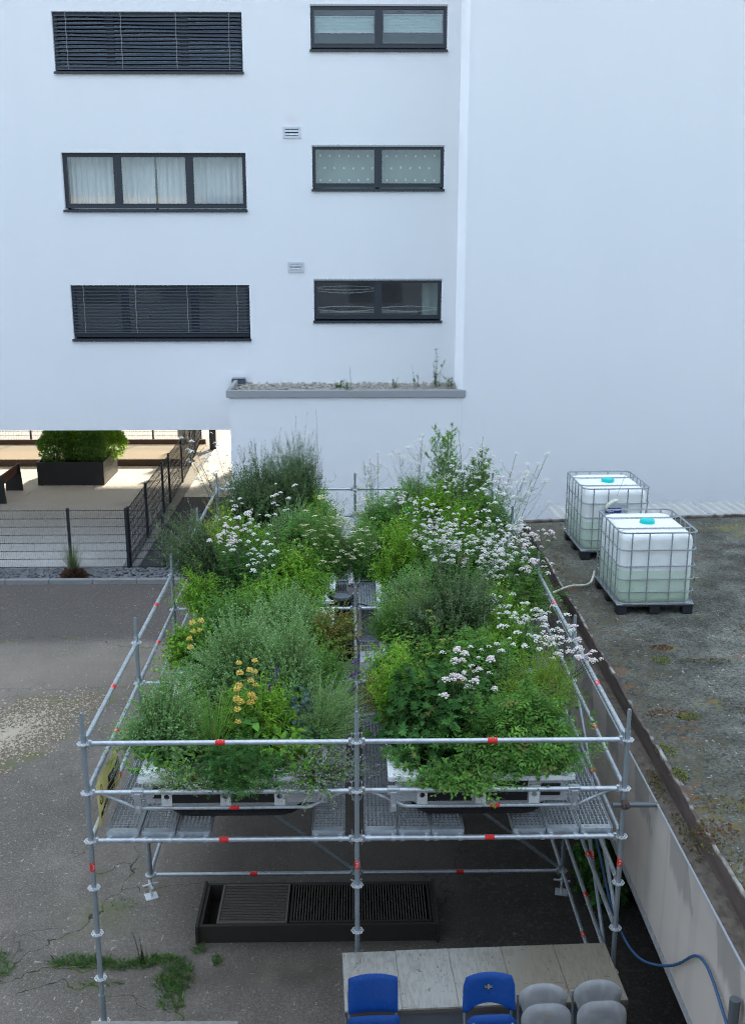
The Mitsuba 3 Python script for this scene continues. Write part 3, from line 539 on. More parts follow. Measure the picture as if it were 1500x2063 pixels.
# perforated steel planks, every slot a real opening with a raised lip
def plank_mesh(W=.312, L=2.42):
    m = MB(); pu, pv = .0385, .046; nu, nv = 7, int((L - .16) / pv); u0, v0 = -nu * pu / 2, .08; V, F = [], []; k = 0
    su, sv = .0172, .0162
    hexa = np.array([(-1, 0), (-.7, -1), (.7, -1), (1, 0), (.7, 1), (-.7, 1)]) * [su, sv]
    cell = np.array([(-.5, 0), (-.5, -.5), (.5, -.5), (.5, 0), (.5, .5), (-.5, .5)]) * [pu, pv]
    i6 = np.arange(6); n6 = (i6 + 1) % 6
    fc = np.vstack([np.stack([i6, n6, n6 + 6, i6 + 6], 1), np.stack([i6 + 6, n6 + 6, n6 + 12, i6 + 12], 1)])
    for j in range(nv):
        for i in range(nu):
            off = .12 if j % 2 else -.12; c = np.array([u0 + (i + .5) * pu, v0 + (j + .5) * pv]); h = hexa + [off * pu * .4, 0]
            lip = np.where(hexa[:, 1] > 0, .007, .0005)
            V.append(np.vstack([np.c_[cell + c, np.zeros(6)], np.c_[h + c, lip], np.c_[h * .96 + c, np.full(6, -.012)]])); F.append(fc + k); k += 18
    m.add(np.vstack(V), np.vstack(F))
    ue, ve = nu * pu / 2, v0 + nv * pv; h = W / 2
    for a, b, c, d in ((-h + .012, -ue, .02, L - .02), (ue, h - .012, .02, L - .02), (-ue, ue, .02, v0), (-ue, ue, ve, L - .02)): m.add(*sheet(a, b, c, d, 0))
    for s in (-1, 1):
        m.box(s * h - .006 * (s > 0), s * h + .006 * (s < 0), .02, L - .02, -.06, .006); m.box(min(s * (h - .022), s * (h - .016)), max(s * (h - .022), s * (h - .016)), .02, L - .02, -.002, .005)
    m.box(-h + .007, h - .007, .008, .02, -.06, .004).box(-h + .007, h - .007, L - .02, L - .008, -.06, .004)
    return m.mesh()
def hook_mesh():
    a = np.linspace(-.35 * PI, .75 * PI, 8); V = []
    for w in (-.019, .019):
        for r in (.0255, .0315): V.append(np.stack([0 * a + w, r * np.sin(-a) * 1.0, r * np.cos(a)], 1))
    m = MB(); q = np.arange(7); V = np.vstack(V); f = []
    for p_, r_ in ((8, 24), (0, 8), (16, 24), (0, 16)): f.append(np.stack([q + p_, q + p_ + 1, q + r_ + 1, q + r_], 1))
    m.add(V, np.vstack(f)); m.box(-.019, .019, .02, .05, -.03, .012, b=.003)
    return m.mesh()
P_PLANK, P_HOOK = mikit.ply(plank_mesh(), 'galvanised'), mikit.ply(hook_mesh(), 'galvanised', smooth=30)
PLX = (-2.21, -1.875, -1.54, -.27, .225, .545, .86, 1.635, 1.955, 2.275)
for y0 in YS[:-1]:
    for px_ in PLX:
        if y0 > 2 and px_ in (-1.875, -1.54, .86, 1.635, .545, 1.955): continue
        k = add('deck_plank', P_PLANK, None, S, M=RX(px_, y0 + .04, DECK + .052))
        if y0 < 1:
            for hx in (-.115, .115): add('hook', P_HOOK, None, k, M=RX(px_ + hx, y0, DECK))
for (px_, y0, L_) in ((.20, 2.62, 0), (.20, 5.1, 0)):
    add('walkway_plank', P_PLANK, None, S, M=RX(px_, y0, 2.80) @ T().scale([1, .42, 1]))
add('cable', tube(spline([(.03, 2.6, 2.79), (.035, 3.2, 2.82), (.022, 3.7, 2.835), (-.03, 4.1, 2.835), (.03, 4.7, 2.83), (.03, 5.0, 2.86), (.2, 5.06, 2.80)], 40), .009, 6), 'black_plastic', S, smooth=True)

# yellow banner tied inside the left side of the scaffold, its lettering showing through from the back
bn_ = thing('banner', 'small yellow banner with black lettered strips tied to the left side rails', 'banner')
def banner_pt(u, v): # u along y (0..1), v up (0..1)
    y = .17 + .98 * u + .02 * v; z0_, z1_ = 2.325 - .10 * u * 0, 2.765 - .05 * u
    return np.stack([-2.465 +   .009 * np.sin(u * 9 + v * 2) + .008 * np.sin(v * 5), y, z0_ + (z1_ - z0_) * v], -1)
uu, vv = np.meshgrid(np.linspace(0, 1, 25), np.linspace(0, 1, 13), indexing='ij'); i, j = np.meshgrid(np.arange(24), np.arange(12), indexing='ij')
FQ = np.stack([i * 13 + j, (i + 1) * 13 + j, (i + 1) * 13 + j + 1, i * 13 + j + 1], -1).reshape(-1, 4)
add('cloth', (banner_pt(uu, vv).reshape(-1, 3), FQ), 'banner_yellow', bn_, smooth=True)
def on_banner(m, bs, dx=.004):
    v = np.asarray(m[0]); pt = banner_pt(v[:, 0], v[:, 1]); pt[:, 0] += dx; add(*bs[:1], (pt, m[1]), bs[1], bn_)
def strip(u0, u1, v0, v1):
    a, b = np.meshgrid(np.linspace(u0, u1, 10), np.linspace(v0, v1, 3), indexing='ij'); i, j = np.meshgrid(np.arange(9), np.arange(2), indexing='ij')
    return np.stack([a.ravel(), b.ravel(), 0 * a.ravel()], 1), np.stack([i * 3 + j, (i + 1) * 3 + j, (i + 1) * 3 + j + 1, i * 3 + j + 1], -1).reshape(-1, 4)
def word(t, u0, v0, h, du):
    tm = meshkit.text_mesh(t, 1.0, .01, bold=True); v = np.array(tm.vertices); v[:, 0] = (v[:, 0] - v[:, 0].min()) / np.ptp(v[:, 0]); return np.stack([u0 + du * v[:, 0], v0 + h * v[:, 1], 0 * v[:, 0]], 1), np.array(tm.faces)
on_banner(strip(.50, .99, .50, .66), ('print', 'banner_black')); on_banner(strip(.45, .99, .32, .46), ('print', 'banner_black')); on_banner(strip(.08, .70, .14, .27), ('print', 'banner_black'))
on_banner(word('WUNDENT', .54, .54, .09, .43), ('lettering', 'banner_white'), .008); on_banner(word('SERE', .66, .35, .08, .30), ('lettering', 'banner_white'), .008); on_banner(word('MUTUN', .16, .165, .08, .50), ('lettering', 'banner_white'), .008)
for (u0, v0, r_) in ((.12, .55, .05), (.22, .70, .04), (.20, .45, .03)):
    a = np.linspace(0, 2 * PI, 20); V = np.vstack([np.stack([u0 + r_ * np.cos(a), v0 + 2.4 * r_ * np.sin(a), 0 * a], 1), np.stack([u0 + r_ * .6 * np.cos(a), v0 + 1.7 * r_ * np.sin(a), 0 * a], 1)]); q = np.arange(19)
    on_banner((V, np.stack([q, q + 1, q + 21, q + 20], 1)), ('print', 'banner_black'))

# ------------------------------------------------------------------ planted tubs
def rrect(w, d, r, n=6):
    pts = []
    for cx, cy, a0 in ((w / 2 - r, d / 2 - r, 0), (-w / 2 + r, d / 2 - r, 90), (-w / 2 + r, -d / 2 + r, 180), (w / 2 - r, -d / 2 + r, 270)):
        for a in np.radians(a0 + np.linspace(0, 90, n)): pts.append((cx + r * math.cos(a), cy + r * math.sin(a)))
    return np.array(pts)
def stack(levels, n=6):
    """closed body through rounded-rectangle rings [(z, w, d, r)]"""
    R_ = [rrect(w, d, r, n) for _, w, d, r in levels]; k = len(R_[0]); V = np.vstack([np.c_[q, np.full(k, l[0])] for q, l in zip(R_, levels)]); i, j = np.meshgrid(np.arange(len(levels) - 1), np.arange(k), indexing='ij')
    F = np.stack([i * k + j, i * k + (j + 1) % k, (i + 1) * k + (j + 1) % k, (i + 1) * k + j], -1).reshape(-1, 4); F = np.vstack([F[:, [0, 1, 2]], F[:, [0, 2, 3]]])
    b = len(V); V = np.vstack([V, [0, 0, levels[0][0]], [0, 0, levels[-1][0]]]); q = np.arange(k); t = (len(levels) - 1) * k
    return V, np.vstack([F, np.stack([(q + 1) % k, q, 0 * q + b], 1), np.stack([t + q, t + (q + 1) % k, 0 * q + b + 1], 1)])
rim_poly = sg.Polygon(rrect(1.77, 2.26, .02, 2)).difference(sg.Polygon(rrect(1.60, 2.10, .42, 10)))
P_RIM = mikit.ply(prism(rim_poly, .045, 2.822), 'white_plastic'); P_TUB = mikit.ply(stack([(2.30, .9, 1.5, .3), (2.36, 1.2, 1.8, .3), (2.50, 1.42, 1.96, .2), (2.80, 1.55, 2.06, .2), (2.818, 1.62, 2.12, .2)]), 'grey_white_plastic', smooth=40)
P_SOIL = mikit.ply(stack([(2.70, 1.54, 2.04, .4), (2.815, 1.54, 2.04, .4), (2.845, 1.2, 1.7, .4)]), 'soil', smooth=50); P_FACE = mikit.ply(box(-.24, .24, -.006, .006, -.10, .10), 'black_plastic'); P_BRK = mikit.ply(prism(sg.Polygon([(-.05, -.105), (.05, -.105), (.05, .09), (-.05, .09)]).difference(sg.Point(0, 0).buffer(.026, 8)), .006), 'white_plastic')
ORD = ('front', 'second', 'third', 'rearmost')
for side, cx in (('left', -1.175), ('right', 1.18)):
    for r_, y0 in enumerate(YS[:-1]):
        cy = y0 + 1.25; M = T().translate([cx, cy, 0])
        k = thing('planted_tub', f'white rimmed planter tub hung in the {ORD[r_]} bay of the {side} row', 'planter', 'planter tubs hung in the scaffold bays')
        add('rim', P_RIM, None, k, M=M); add('tub', P_TUB, None, k, M=M); add('soil', P_SOIL, None, k, M=M)
        if r_ == 0:
            add('front_panel', box(-.82, .82, -.008, .008, -.11, .10), 'grey_white_plastic', k, M=T().translate([cx, .175, 2.70]))
            for q in (-.33, .20): add('dark_panel', P_FACE, None, k, M=T().translate([cx + q, .155, 2.70]))
            add('dark_panel', box(-.09, .09, -.006, .006, -.07, .05), 'black_plastic', k, M=T().translate([cx + (.66 if side == 'right' else -.66), .156, 2.72]))
            for q in (-.62, -.065, .445): add('bracket', P_BRK, None, k, M=T().translate([cx + q + (.0 if side == 'left' else .06), .150, 2.665]).rotate([1, 0, 0], 90))
            add('drip_tray', stack([(2.33, 1.0, 1.7, .2), (2.38, 1.3, 1.95, .25), (2.42, 1.32, 1.98, .25)]), 'black_plastic', k, M=T().translate([cx, cy - .02, .02]), smooth=40)
dr_ = thing('drum', 'black plastic drum with a grey lid standing in the walkway between the beds', 'drum')
add('shell', moved(lathe([(.01, 2.30), (.15, 2.30), (.165, 2.34), (.168, 2.55), (.160, 2.58), (.168, 2.61), (.168, 2.83), (.175, 2.84), (.178, 2.87), (.150, 2.875)], 24), (-.20, 5.28, 0)), 'black_plastic', dr_, smooth=40)
add('lid', moved(lathe([(.150, 2.876), (.148, 2.90), (.128, 2.905), (.124, 2.885), (.001, 2.885)], 24), (-.20, 5.28, 0)), 'box_grey', dr_, smooth=40)
add('clamp_ring', (lambda a: tube(np.stack([-.20 + .172 * np.cos(a), 5.28 + .172 * np.sin(a), 0 * a + 2.872], 1), .008, 6))(np.linspace(0, 2 * PI, 28)), 'black_plastic', dr_, smooth=True)
tag(add('reservoir', MB().box(-.36, -.03, 4.15, 4.9, 2.36, 2.62, b=.02).mesh(), 'black_plastic'), 'black box added as the dark gap in the walkway in front of the drum', 'reservoir')  # black box added where the walkway gap is only dark
pc = thing('perforated_crate', 'white perforated plastic crate in the walkway behind the red tinged shrub', 'crate')
def perf(w, h):
    P_ = sg.Polygon([(-w / 2, 0), (w / 2, 0), (w / 2, h), (-w / 2, h)])
    for a in range(6):
        for b in range(6):
            if b in (2,): continue
            P_ = P_.difference(sg.Point(-w / 2 + .06 + a * (w - .12) / 5 + .012 * (b % 2), .03 + b * (h - .06) / 5).buffer(.011, 3))
    return P_
add('top', moved(prism(perf(.30, .34), .006, 2.93), (.20, 2.75, 0)), 'alu_grey', pc); add('front', MB().box(.05, .35, 2.745, 2.749, 2.70, 2.925).box(.05, .055, 2.75, 3.09, 2.7, 2.925).box(.345, .35, 2.75, 3.09, 2.7, 2.925).mesh(), 'grey_white_plastic', pc)

# ------------------------------------------------------------------ water tanks on the neighbour's roof
def water_tank(label, ox, oy, ang, plate):
    k = thing('water_tank', label, 'water tank', 'caged water tanks on the flat roof'); W, D = 1.04, 1.24
    M = T().translate([ox, oy, ROOF + .008]).rotate([0, 0, 1], ang).translate([W / 2, D / 2, 0])
    p_ = add('pallet', MB().box(-W / 2, W / 2, -D / 2, D / 2, .105, .13, b=.004).mesh(), 'pallet_black', k, M=M)
    for a in (-1, 0, 1):
        for b in (-1, 0, 1): add('block', box(a * (W / 2 - .075) - .07, a * (W / 2 - .075) + .07, b * (D / 2 - .075) - .07, b * (D / 2 - .075) + .07, 0, .104, b=.008), 'pallet_black', p_, M=M)
    add('steel_tray', MB().box(-W / 2 - .004, W / 2 + .004, -D / 2 - .004, D / 2 + .004, .131, .150, b=.006).mesh(), 'alu_grey', k, M=M)
    w, d, lv = W - .07, D - .07, .60
    add('liquid', stack([(.151, w - .08, d - .08, .08), (.19, w - .01, d - .01, .10), (.24, w, d, .11), (lv, w, d, .11)], 8), 'tank_liquid', k, M=M, smooth=40, label='greenish water showing through the lower half')
    add('container', stack([(lv + .0005, w, d, .11), (1.00, w, d, .11), (1.05, w - .02, d - .02, .11), (1.085, w - .07, d - .07, .10), (1.105, w - .16, d - .16, .10), (1.112, .4, .5, .1)], 8), 'tank_plastic', k, M=M, smooth=40)
    c_ = [(0.001, 1.165), (.080, 1.165), (.098, 1.155), (.104, 1.11), (.104, 1.10)]
    add('screw_cap', moved(lathe(c_, 24), (.0, -.02, 0)), 'turquoise', k, M=M, smooth=40)
    cg = newkey(k + '__cage'); r_ = .009
    for z in (.155, .317, .493, .674, .898, 1.135):
        R_ = rrect(W, D, .10, 6); R_ = np.vstack([R_, R_[:1]]); add('bar', tube(np.c_[R_, np.full(len(R_), z)], .0115 if z > 1 else r_, 6, caps=False), 'cage_steel', cg, M=M, smooth=True)
    for f in (.15, .37, .66, .87):
        for s in (-1, 1): add('bar', tube([[-W / 2 + W * f, s * D / 2, .15], [-W / 2 + W * f, s * D / 2, 1.135]], r_, 6), 'cage_steel', cg, M=M, smooth=True)
    for f in (.12, .30, .46, .62, .80, .93):
        for s in (-1, 1): add('bar', tube([[s * W / 2, -D / 2 + D * f, .15], [s * W / 2, -D / 2 + D * f, 1.135]], r_, 6), 'cage_steel', cg, M=M, smooth=True)
    for f in (.22, .66): add('bar', tube([[-W / 2, -D / 2 + D * f, 1.135], [-W / 2 + .1, -D / 2 + D * f, 1.125], [W / 2 - .1, -D / 2 + D * f, 1.125], [W / 2, -D / 2 + D * f, 1.135]], r_ * 1.1, 6), 'cage_steel', cg, M=M, smooth=True)
    if plate:
        q = add('sign_plate', box(-.19, .17, -D / 2 - .022, -D / 2 - .012, .52, .89, b=.002), 'label_steel', k, M=M)
        add('blue_label', box(-.18, .07, -D / 2 - .028, -D / 2 - .024, .76, .84), 'label_blue', q, M=M)
        add('print', MB().box(-.165, -.10, -D / 2 - .031, -D / 2 - .0285, .79, .80).box(-.14, -.05, -D / 2 - .031, -D / 2 - .0285, .775, .783).box(-.07, .03, -D / 2 - .031, -D / 2 - .0285, .795, .803).box(-.16, -.13, -D / 2 - .031, -D / 2 - .0285, .81, .825).mesh(), 'banner_white', q, M=M)
    return k
water_tank('nearer caged white water tank half full of greenish water on the roof', 3.49, 4.52, 1.5, False)
water_tank('farther caged white water tank with a blue labelled plate, partly hidden by the nearer tank', 3.52, 7.02, 1.5, True)
tag(add('white_hose', tube(spline([(3.56, 5.74, 4.02), (3.60, 5.70, 4.10), (3.66, 5.72, 4.13), (3.72, 5.85, 4.08)], 12), .022, 8), 'hose_white', smooth=True), 'short white hose end sticking out above the rear corner of the nearer tank', 'hose')
tag(add('white_hose', tube(spline([(3.50, 5.95, 3.02), (3.42, 5.80, 2.90), (3.30, 5.68, 2.89), (3.16, 5.66, 2.89), (3.04, 5.56, 2.91), (2.9, 5.45, 2.9), (2.6, 5.3, 2.85)], 30), .016, 8), 'hose_white', smooth=True), 'pale hose running from the nearer tank to the planted scaffold', 'hose')
tag(add('antenna_stalk', tube(spline([(4.0, 6.9, 3.9), (4.08, 6.95, 4.1), (4.15, 7.0, 4.25)], 6), .004, 5), 'cage_steel', smooth=True), 'thin stalk sticking up between the two water tanks', 'stalk')
tag(add('blue_hose', tube(spline([(2.46, 2.35, 2.10), (2.53, 1.6, 1.74), (2.545, .8, 1.45), (2.555, .12, 1.25), (2.62, -.28, 1.22), (2.69, -.62, 1.36), (2.76, -.95, 1.60), (2.765, -1.30, 1.93), (2.765, -1.58, 2.16), (2.765, -1.70, 2.20), (2.765, -1.95, 2.18), (2.765, -2.7, 2.14)], 70), .013, 8), 'hose_blue', smooth=True), 'blue hose hanging from the scaffold post over to the beige wall', 'hose')

# ------------------------------------------------------------------ light well with gratings under the platform
pit = thing('light_well', 'dark steel framed light well with three gratings under the scaffold', 'light well')
add('frame', MB().box(-1.80, .90, 1.60, 1.64, 0, .215).box(-1.80, .90, 2.40, 2.44, 0, .215).box(-1.80, -1.76, 1.645, 2.395, 0, .215).box(.86, .90, 1.645, 2.395, 0, .215).box(-1.83, -1.80, 1.56, 2.46, 0, .235).box(.90, .93, 1.56, 2.46, 0, .235).mesh(), 'pit_steel', pit)
add('floor', box(-1.755, .855, 1.645, 2.395, .003, .01), 'soil', pit)
for (x0, x1, dirn) in ((-1.60, -.80, 'x'), (-.77, -.02, 'y'), (.01, .85, 'y')):
    g = add('grating', MB().box(x0, x1, 1.65, 1.675, .20, .226).box(x0, x1, 2.365, 2.39, .20, .226).box(x0, x0 + .022, 1.677, 2.363, .20, .226).box(x1 - .022, x1, 1.677, 2.363, .20, .226).mesh(), 'pit_edge' if dirn == 'x' else 'pit_steel', pit)
    m = MB()
    if dirn == 'x':
        for yy in np.arange(1.70, 2.36, .030): m.box(x0 + .024, x1 - .024, yy - .004, yy + .004, .195, .222)
    else:
        for xx in np.arange(x0 + .045, x1 - .03, .032): m.box(xx - .004, xx + .004, 1.68, 2.36, .195, .222)
    add('bars', m.mesh(), 'pit_edge', g, kind='stuff')

# ------------------------------------------------------------------ plywood topped box with stadium seats in front
AX = math.radians(2.4); BO = np.array([-.115, -.965, 0.0])
bx = thing('wooden_box', 'long grey box with a top of five weathered plywood boards behind the stadium seats', 'box')
R2 = rotz(AX); Mx = T().translate(BO.tolist()).rotate([0, 0, 1], math.degrees(AX))
for k in range(5): add('top_board', box(k * .5085 + .002, (k + 1) * .5085 - .002, 0, .80 + .004 * (k % 2), 1.158, 1.176 + .0012 * (k % 3), b=.0015), 'plywood', bx, M=Mx)
add('carcass', box(.012, 2.53, .012, .79, .02, 1.155), 'box_grey', bx, M=Mx)
add('edge_strip', box(0, 2.54, -.002, .010, 1.12, 1.156), 'pit_edge', bx, M=Mx)
def pillow(outline, thick, bow=0.0, edge=.35, n=7):
    """cushion-like panel in the x-z plane, its front towards -y; outline (n,2) in x, z"""
    o = np.asarray(outline, float); c = o.mean(0); k = len(o); V, F = [], []
    for s_, sgn in [(s_, -1) for s_ in np.linspace(.02, 1, n)] + [(s_, 1) for s_ in np.linspace(1, .02, n)]:
        h = thick / 2 * np.sqrt(np.maximum(1 - max(0, (s_ - (1 - edge)) / edge) ** 2, 0)); q = c + (o - c) * s_
        V.append(np.stack([q[:, 0], sgn * h + bow * ((q[:, 0] - c[0]) / np.ptp(o[:, 0]) * 2) ** 2 * -1, q[:, 1]], 1))
    V = np.vstack(V); i, j = np.meshgrid(np.arange(2 * n - 1), np.arange(k), indexing='ij')
    return V, np.stack([i * k + j, i * k + (j + 1) % k, (i + 1) * k + (j + 1) % k, (i + 1) * k + j], -1).reshape(-1, 4)
def closed_spline(pts, n=48):
    from scipy.interpolate import CubicSpline
    P_ = np.asarray(pts + pts[:1], float); t = np.r_[0, np.cumsum(np.linalg.norm(np.diff(P_, axis=0), axis=1))]; return CubicSpline(t, P_, bc_type='periodic')(np.linspace(0, t[-1], n, endpoint=False))
def poly_round(pts, r, n=6):
    q = sg.Polygon(pts).buffer(-r).buffer(r, n); P_ = np.array(q.exterior.coords)[:-1]; L = sg.LinearRing(P_); return np.array([L.interpolate(t, normalized=True).coords[0] for t in np.linspace(0, 1, 60, endpoint=False)])
def plate_at(k, x, y, z, rx, rz, bs='alu_grey', text=None, tilt=0.0):
    a = np.arange(22) * 2 * PI / 22; V = np.vstack([[[0, 0, 0]], np.stack([rx * np.cos(a), 0 * a, rz * np.sin(a)], 1)]); i = np.arange(22)
    q = add('number_plate', (V, np.stack([0 * i, i + 1, (i + 1) % 22 + 1], 1)), bs, k, M=T().translate([x, y, z]).rotate([1, 0, 0], tilt))
    if text:
        tm = meshkit.text_mesh(text, .040, .001, bold=True); v = np.array(tm.vertices); v[:, 0] -= (v[:, 0].min() + v[:, 0].max()) / 2; v[:, 1] -= .020
        add('number', (np.stack([v[:, 0], -.0006 - v[:, 2], v[:, 1]], 1), np.array(tm.faces)), 'banner_black', q, M=T().translate([x, y, z]).rotate([1, 0, 0], tilt))
def seat(label, cx, cy, bs, back, pan, zb, zs, plate, bow, edge, thick, tall):
    k = thing('stadium_seat', label, 'seat', 'tip-up stadium seats in front of the box')
    back = np.asarray(back) * [1, .80]
    M = T().translate([cx, cy, 0]).rotate([0, 0, 1], math.degrees(AX))
    add('backrest', pillow(back, thick, bow, edge), bs, k, M=M @ T().translate([0, 0, zb]).rotate([1, 0, 0], -9), smooth=40)
    add('seat_pan', pillow(pan, thick * 1.3, bow * .5, edge), bs, k, M=M @ T().translate([0, -.17, zs]).rotate([1, 0, 0], -5), smooth=40)
    fr = MB()
    for s in (-1, 1): fr.tube(spline([(s * .21, .02, zb + .02), (s * .205, 0.0, zb - .2), (s * .20, -.04, zb - .45), (s * .20, -.06, .02)], 10), .011, 8)
    fr.tube([[-.2, -.05, .45], [.2, -.05, .45]], .011, 8).box(-.26, -.14, -.10, .0, .0, .012).box(.14, .26, -.10, .0, 0, .012)
    add('frame', fr.mesh(), 'galvanised_dull', k, M=M, smooth=40)
    return k
arc = [(x_, .20 + .030 * (1 - (x_ / .22) ** 2)) for x_ in np.linspace(.215, -.215, 12)]
bk1 = poly_round(arc + [(-.215, -.21), (.215, -.21)], .010); pn1 = poly_round([(.22, .20), (-.22, .20), (-.22, -.20), (.22, -.20)], .012)
s1 = seat('plain blue tip-up seat with square edges, leftmost in front of the box', .13, -1.10, 'seat_blue', bk1, pn1, 1.465, 1.17, None, .03, .06, .025, 0)
plate_at(s1, .145, -1.302, 1.285, .030, .017, text='43', tilt=-5)
ar2 = [(x_, .19 + .045 * (1 - (x_ / .23) ** 2)) for x_ in np.linspace(.20, -.20, 12)]; lo2 = [(x_, -.165 + .05 * math.cos(x_ / .16 * PI / 2)) for x_ in np.linspace(-.16, .16, 9)]
bk2 = poly_round(ar2 + [(-.225, .10), (-.232, -.20), (-.17, -.20)] + lo2 + [(.17, -.20), (.232, -.20), (.225, .10)], .012)
pn2 = poly_round([(.17, .20), (-.17, .20), (-.215, .14), (-.22, -.2), (.22, -.2), (.215, .14)], .02)
s2 = seat('blue tip-up seat with a rounded back numbered 31', 1.13, -1.10, 'seat_blue', bk2, pn2, 1.465, 1.165, None, .035, .12, .035, 0)
plate_at(s2, 1.125, -1.128, 1.545, .032, .024, text='31', tilt=-9)
for s in (-.165, .165): add('pan_rail', tube([[1.15 + s, -1.305, 1.315], [1.15 + s * 1.05, -1.285, 0.9]], .011, 8), 'alu_grey', s2, smooth=True)
bkg = closed_spline([(0, .155), (.12, .135), (.205, .06), (.215, .0), (.19, -.08), (.165, -.17), (0, -.18), (-.165, -.17), (-.19, -.08), (-.215, .0), (-.205, .06), (-.12, .135)])
png = closed_spline([(0, .205), (.13, .195), (.205, .13), (.215, 0), (.205, -.14), (.12, -.2), (-.12, -.2), (-.205, -.14), (-.215, 0), (-.205, .13), (-.13, .195)])
s3 = seat('darker grey tip-up seat with an oval plate, right of the blue seat', 1.60, -1.09, 'seat_grey', bkg, png, 1.405, 1.255, None, .03, .5, .055, 0)
plate_at(s3, 1.615, -1.302, 1.37, .036, .022, 'timber_grey', tilt=-5)
s4 = seat('lighter grey tip-up seat at the right end of the box', 2.08, -1.07, 'seat_grey', bkg, png, 1.42, 1.26, None, .03, .5, .055, 0)
plate_at(s4, 2.095, -1.283, 1.372, .034, .022, 'seat_grey', tilt=-5)
tb = thing('timber_board', 'weathered grey timber board at the bottom edge near the left scaffold post', 'board')
rng = np.random.default_rng(3); xs = np.linspace(-2.55, -1.15, 30); V = []
for yy, zz in ((-.9, .40), (-.24, .40), (-.215, .425), (-.22, .485), (-.25, .505), (-.9, .505)): V.append(np.stack([xs, yy + rng.normal(0, .004, 30), zz + rng.normal(0, .003, 30) - .012 * (xs + 2.55)], 1))
V = np.vstack(V); q = np.arange(29); add('plank', (V, np.vstack([np.stack([q + a * 30, q + 1 + a * 30, q + 1 + b * 30, q + b * 30], 1) for a, b in ((0, 1), (1, 2), (2, 3), (3, 4), (4, 5), (5, 0))] + [np.array([[0, 30, 60, 90], [0, 90, 120, 150]])])), 'timber_grey', tb)
add('trestle', MB().box(-2.3, -2.2, -.85, -.3, 0, .39).box(-1.4, -1.3, -.85, -.3, 0, .38).mesh(), 'timber_grey', tb)

# ------------------------------------------------------------------ plants
def template(kind):
    """(points (along, across, up), triangles) of one leaf of unit length and width"""
    if kind == 'lance': return np.array([(0, 0, 0), (.40, .5, .03), (.40, -.5, .03), (1, 0, -.12), (.42, 0, -.04)]), np.array([[0, 4, 1], [0, 2, 4], [1, 4, 3], [4, 2, 3]])
    if kind == 'needle': return np.array([(0, 0, 0), (.4, .5, 0), (1, 0, -.12), (.4, -.5, 0)]), np.array([[0, 1, 2], [0, 2, 3]])
    if kind == 'ovate': return np.array([(0, 0, 0), (.22, .48, .05), (.6, .42, .02), (1, 0, -.16), (.6, -.42, .02), (.22, -.48, .05), (.45, 0, -.05)]), np.array([[6, 0, 5], [6, 5, 4], [6, 4, 3], [6, 3, 2], [6, 2, 1], [6, 1, 0]])
    if kind == 'maple':
        o = [(0, 0), (.02, -.30), (.20, -.62), (.32, -.30), (.62, -.52), (.60, -.22), (1.0, 0), (.60, .22), (.62, .52), (.32, .30), (.20, .62), (.02, .30)]
        return np.array([(a, b, .05 - .25 * a * a) for a, b in o] + [(.34, 0, -.05)]), np.array([[12, (i + 1) % 12, i] for i in range(12)])
    if kind in ('pinnate', 'fern'):
        n, ll, lw = (4, .36, .13) if kind == 'pinnate' else (5, .30, .085); V, F = [], []
        def leaflet(a, s, L, ang):
            d = np.array([math.cos(ang), s * math.sin(ang)]); q = np.array([-d[1], d[0]]); b = len(V); w = lw * L / ll
            for t, u in ((0, 0), (.45, .5), (1, 0), (.45, -.5)): P_ = np.array([a, 0]) + d * t * L + q * u * w; V.append((P_[0], P_[1], -.18 * P_[0] ** 2 - .30 * P_[1] ** 2 * (t + .3)))
            F.extend([[b, b + 1, b + 2], [b, b + 2, b + 3]])
        for i in range(n):
            a = .18 + .66 * i / (n - 1); L = ll * (1 - .35 * abs(2 * i / (n - 1) - .8))
            for s in (-1, 1): leaflet(a, s, L, 1.05 - .25 * i / n)
        leaflet(.82, 1, ll * .8, 0.0); b = len(V); V.extend([(0, .008, 0), (0, -.008, 0), (.85, 0, -.13)]); F.append([b, b + 1, b + 2])
        return np.array(V), np.array(F)
TPL = {k: template(k) for k in ('lance', 'needle', 'ovate', 'maple', 'pinnate', 'fern')}
def unit(v): return v / (np.linalg.norm(v, axis=-1, keepdims=True) + 1e-9)
def leaves(B_, D, N_, L, W, C, kind):
    tv, tf = TPL[kind]; D = unit(D); S_ = unit(np.cross(N_, D)); N_ = np.cross(D, S_); L, W = np.broadcast_to(L, len(B_)), np.broadcast_to(W, len(B_))
    V = B_[:, None] + tv[None, :, :1] * (D * L[:, None])[:, None] + tv[None, :, 1:2] * (S_ * W[:, None])[:, None] + tv[None, :, 2:] * (N_ * L[:, None])[:, None]
    return V.reshape(-1, 3), (tf[None] + np.arange(len(B_))[:, None, None] * len(tv)).reshape(-1, 3), np.repeat(C, len(tv), 0)
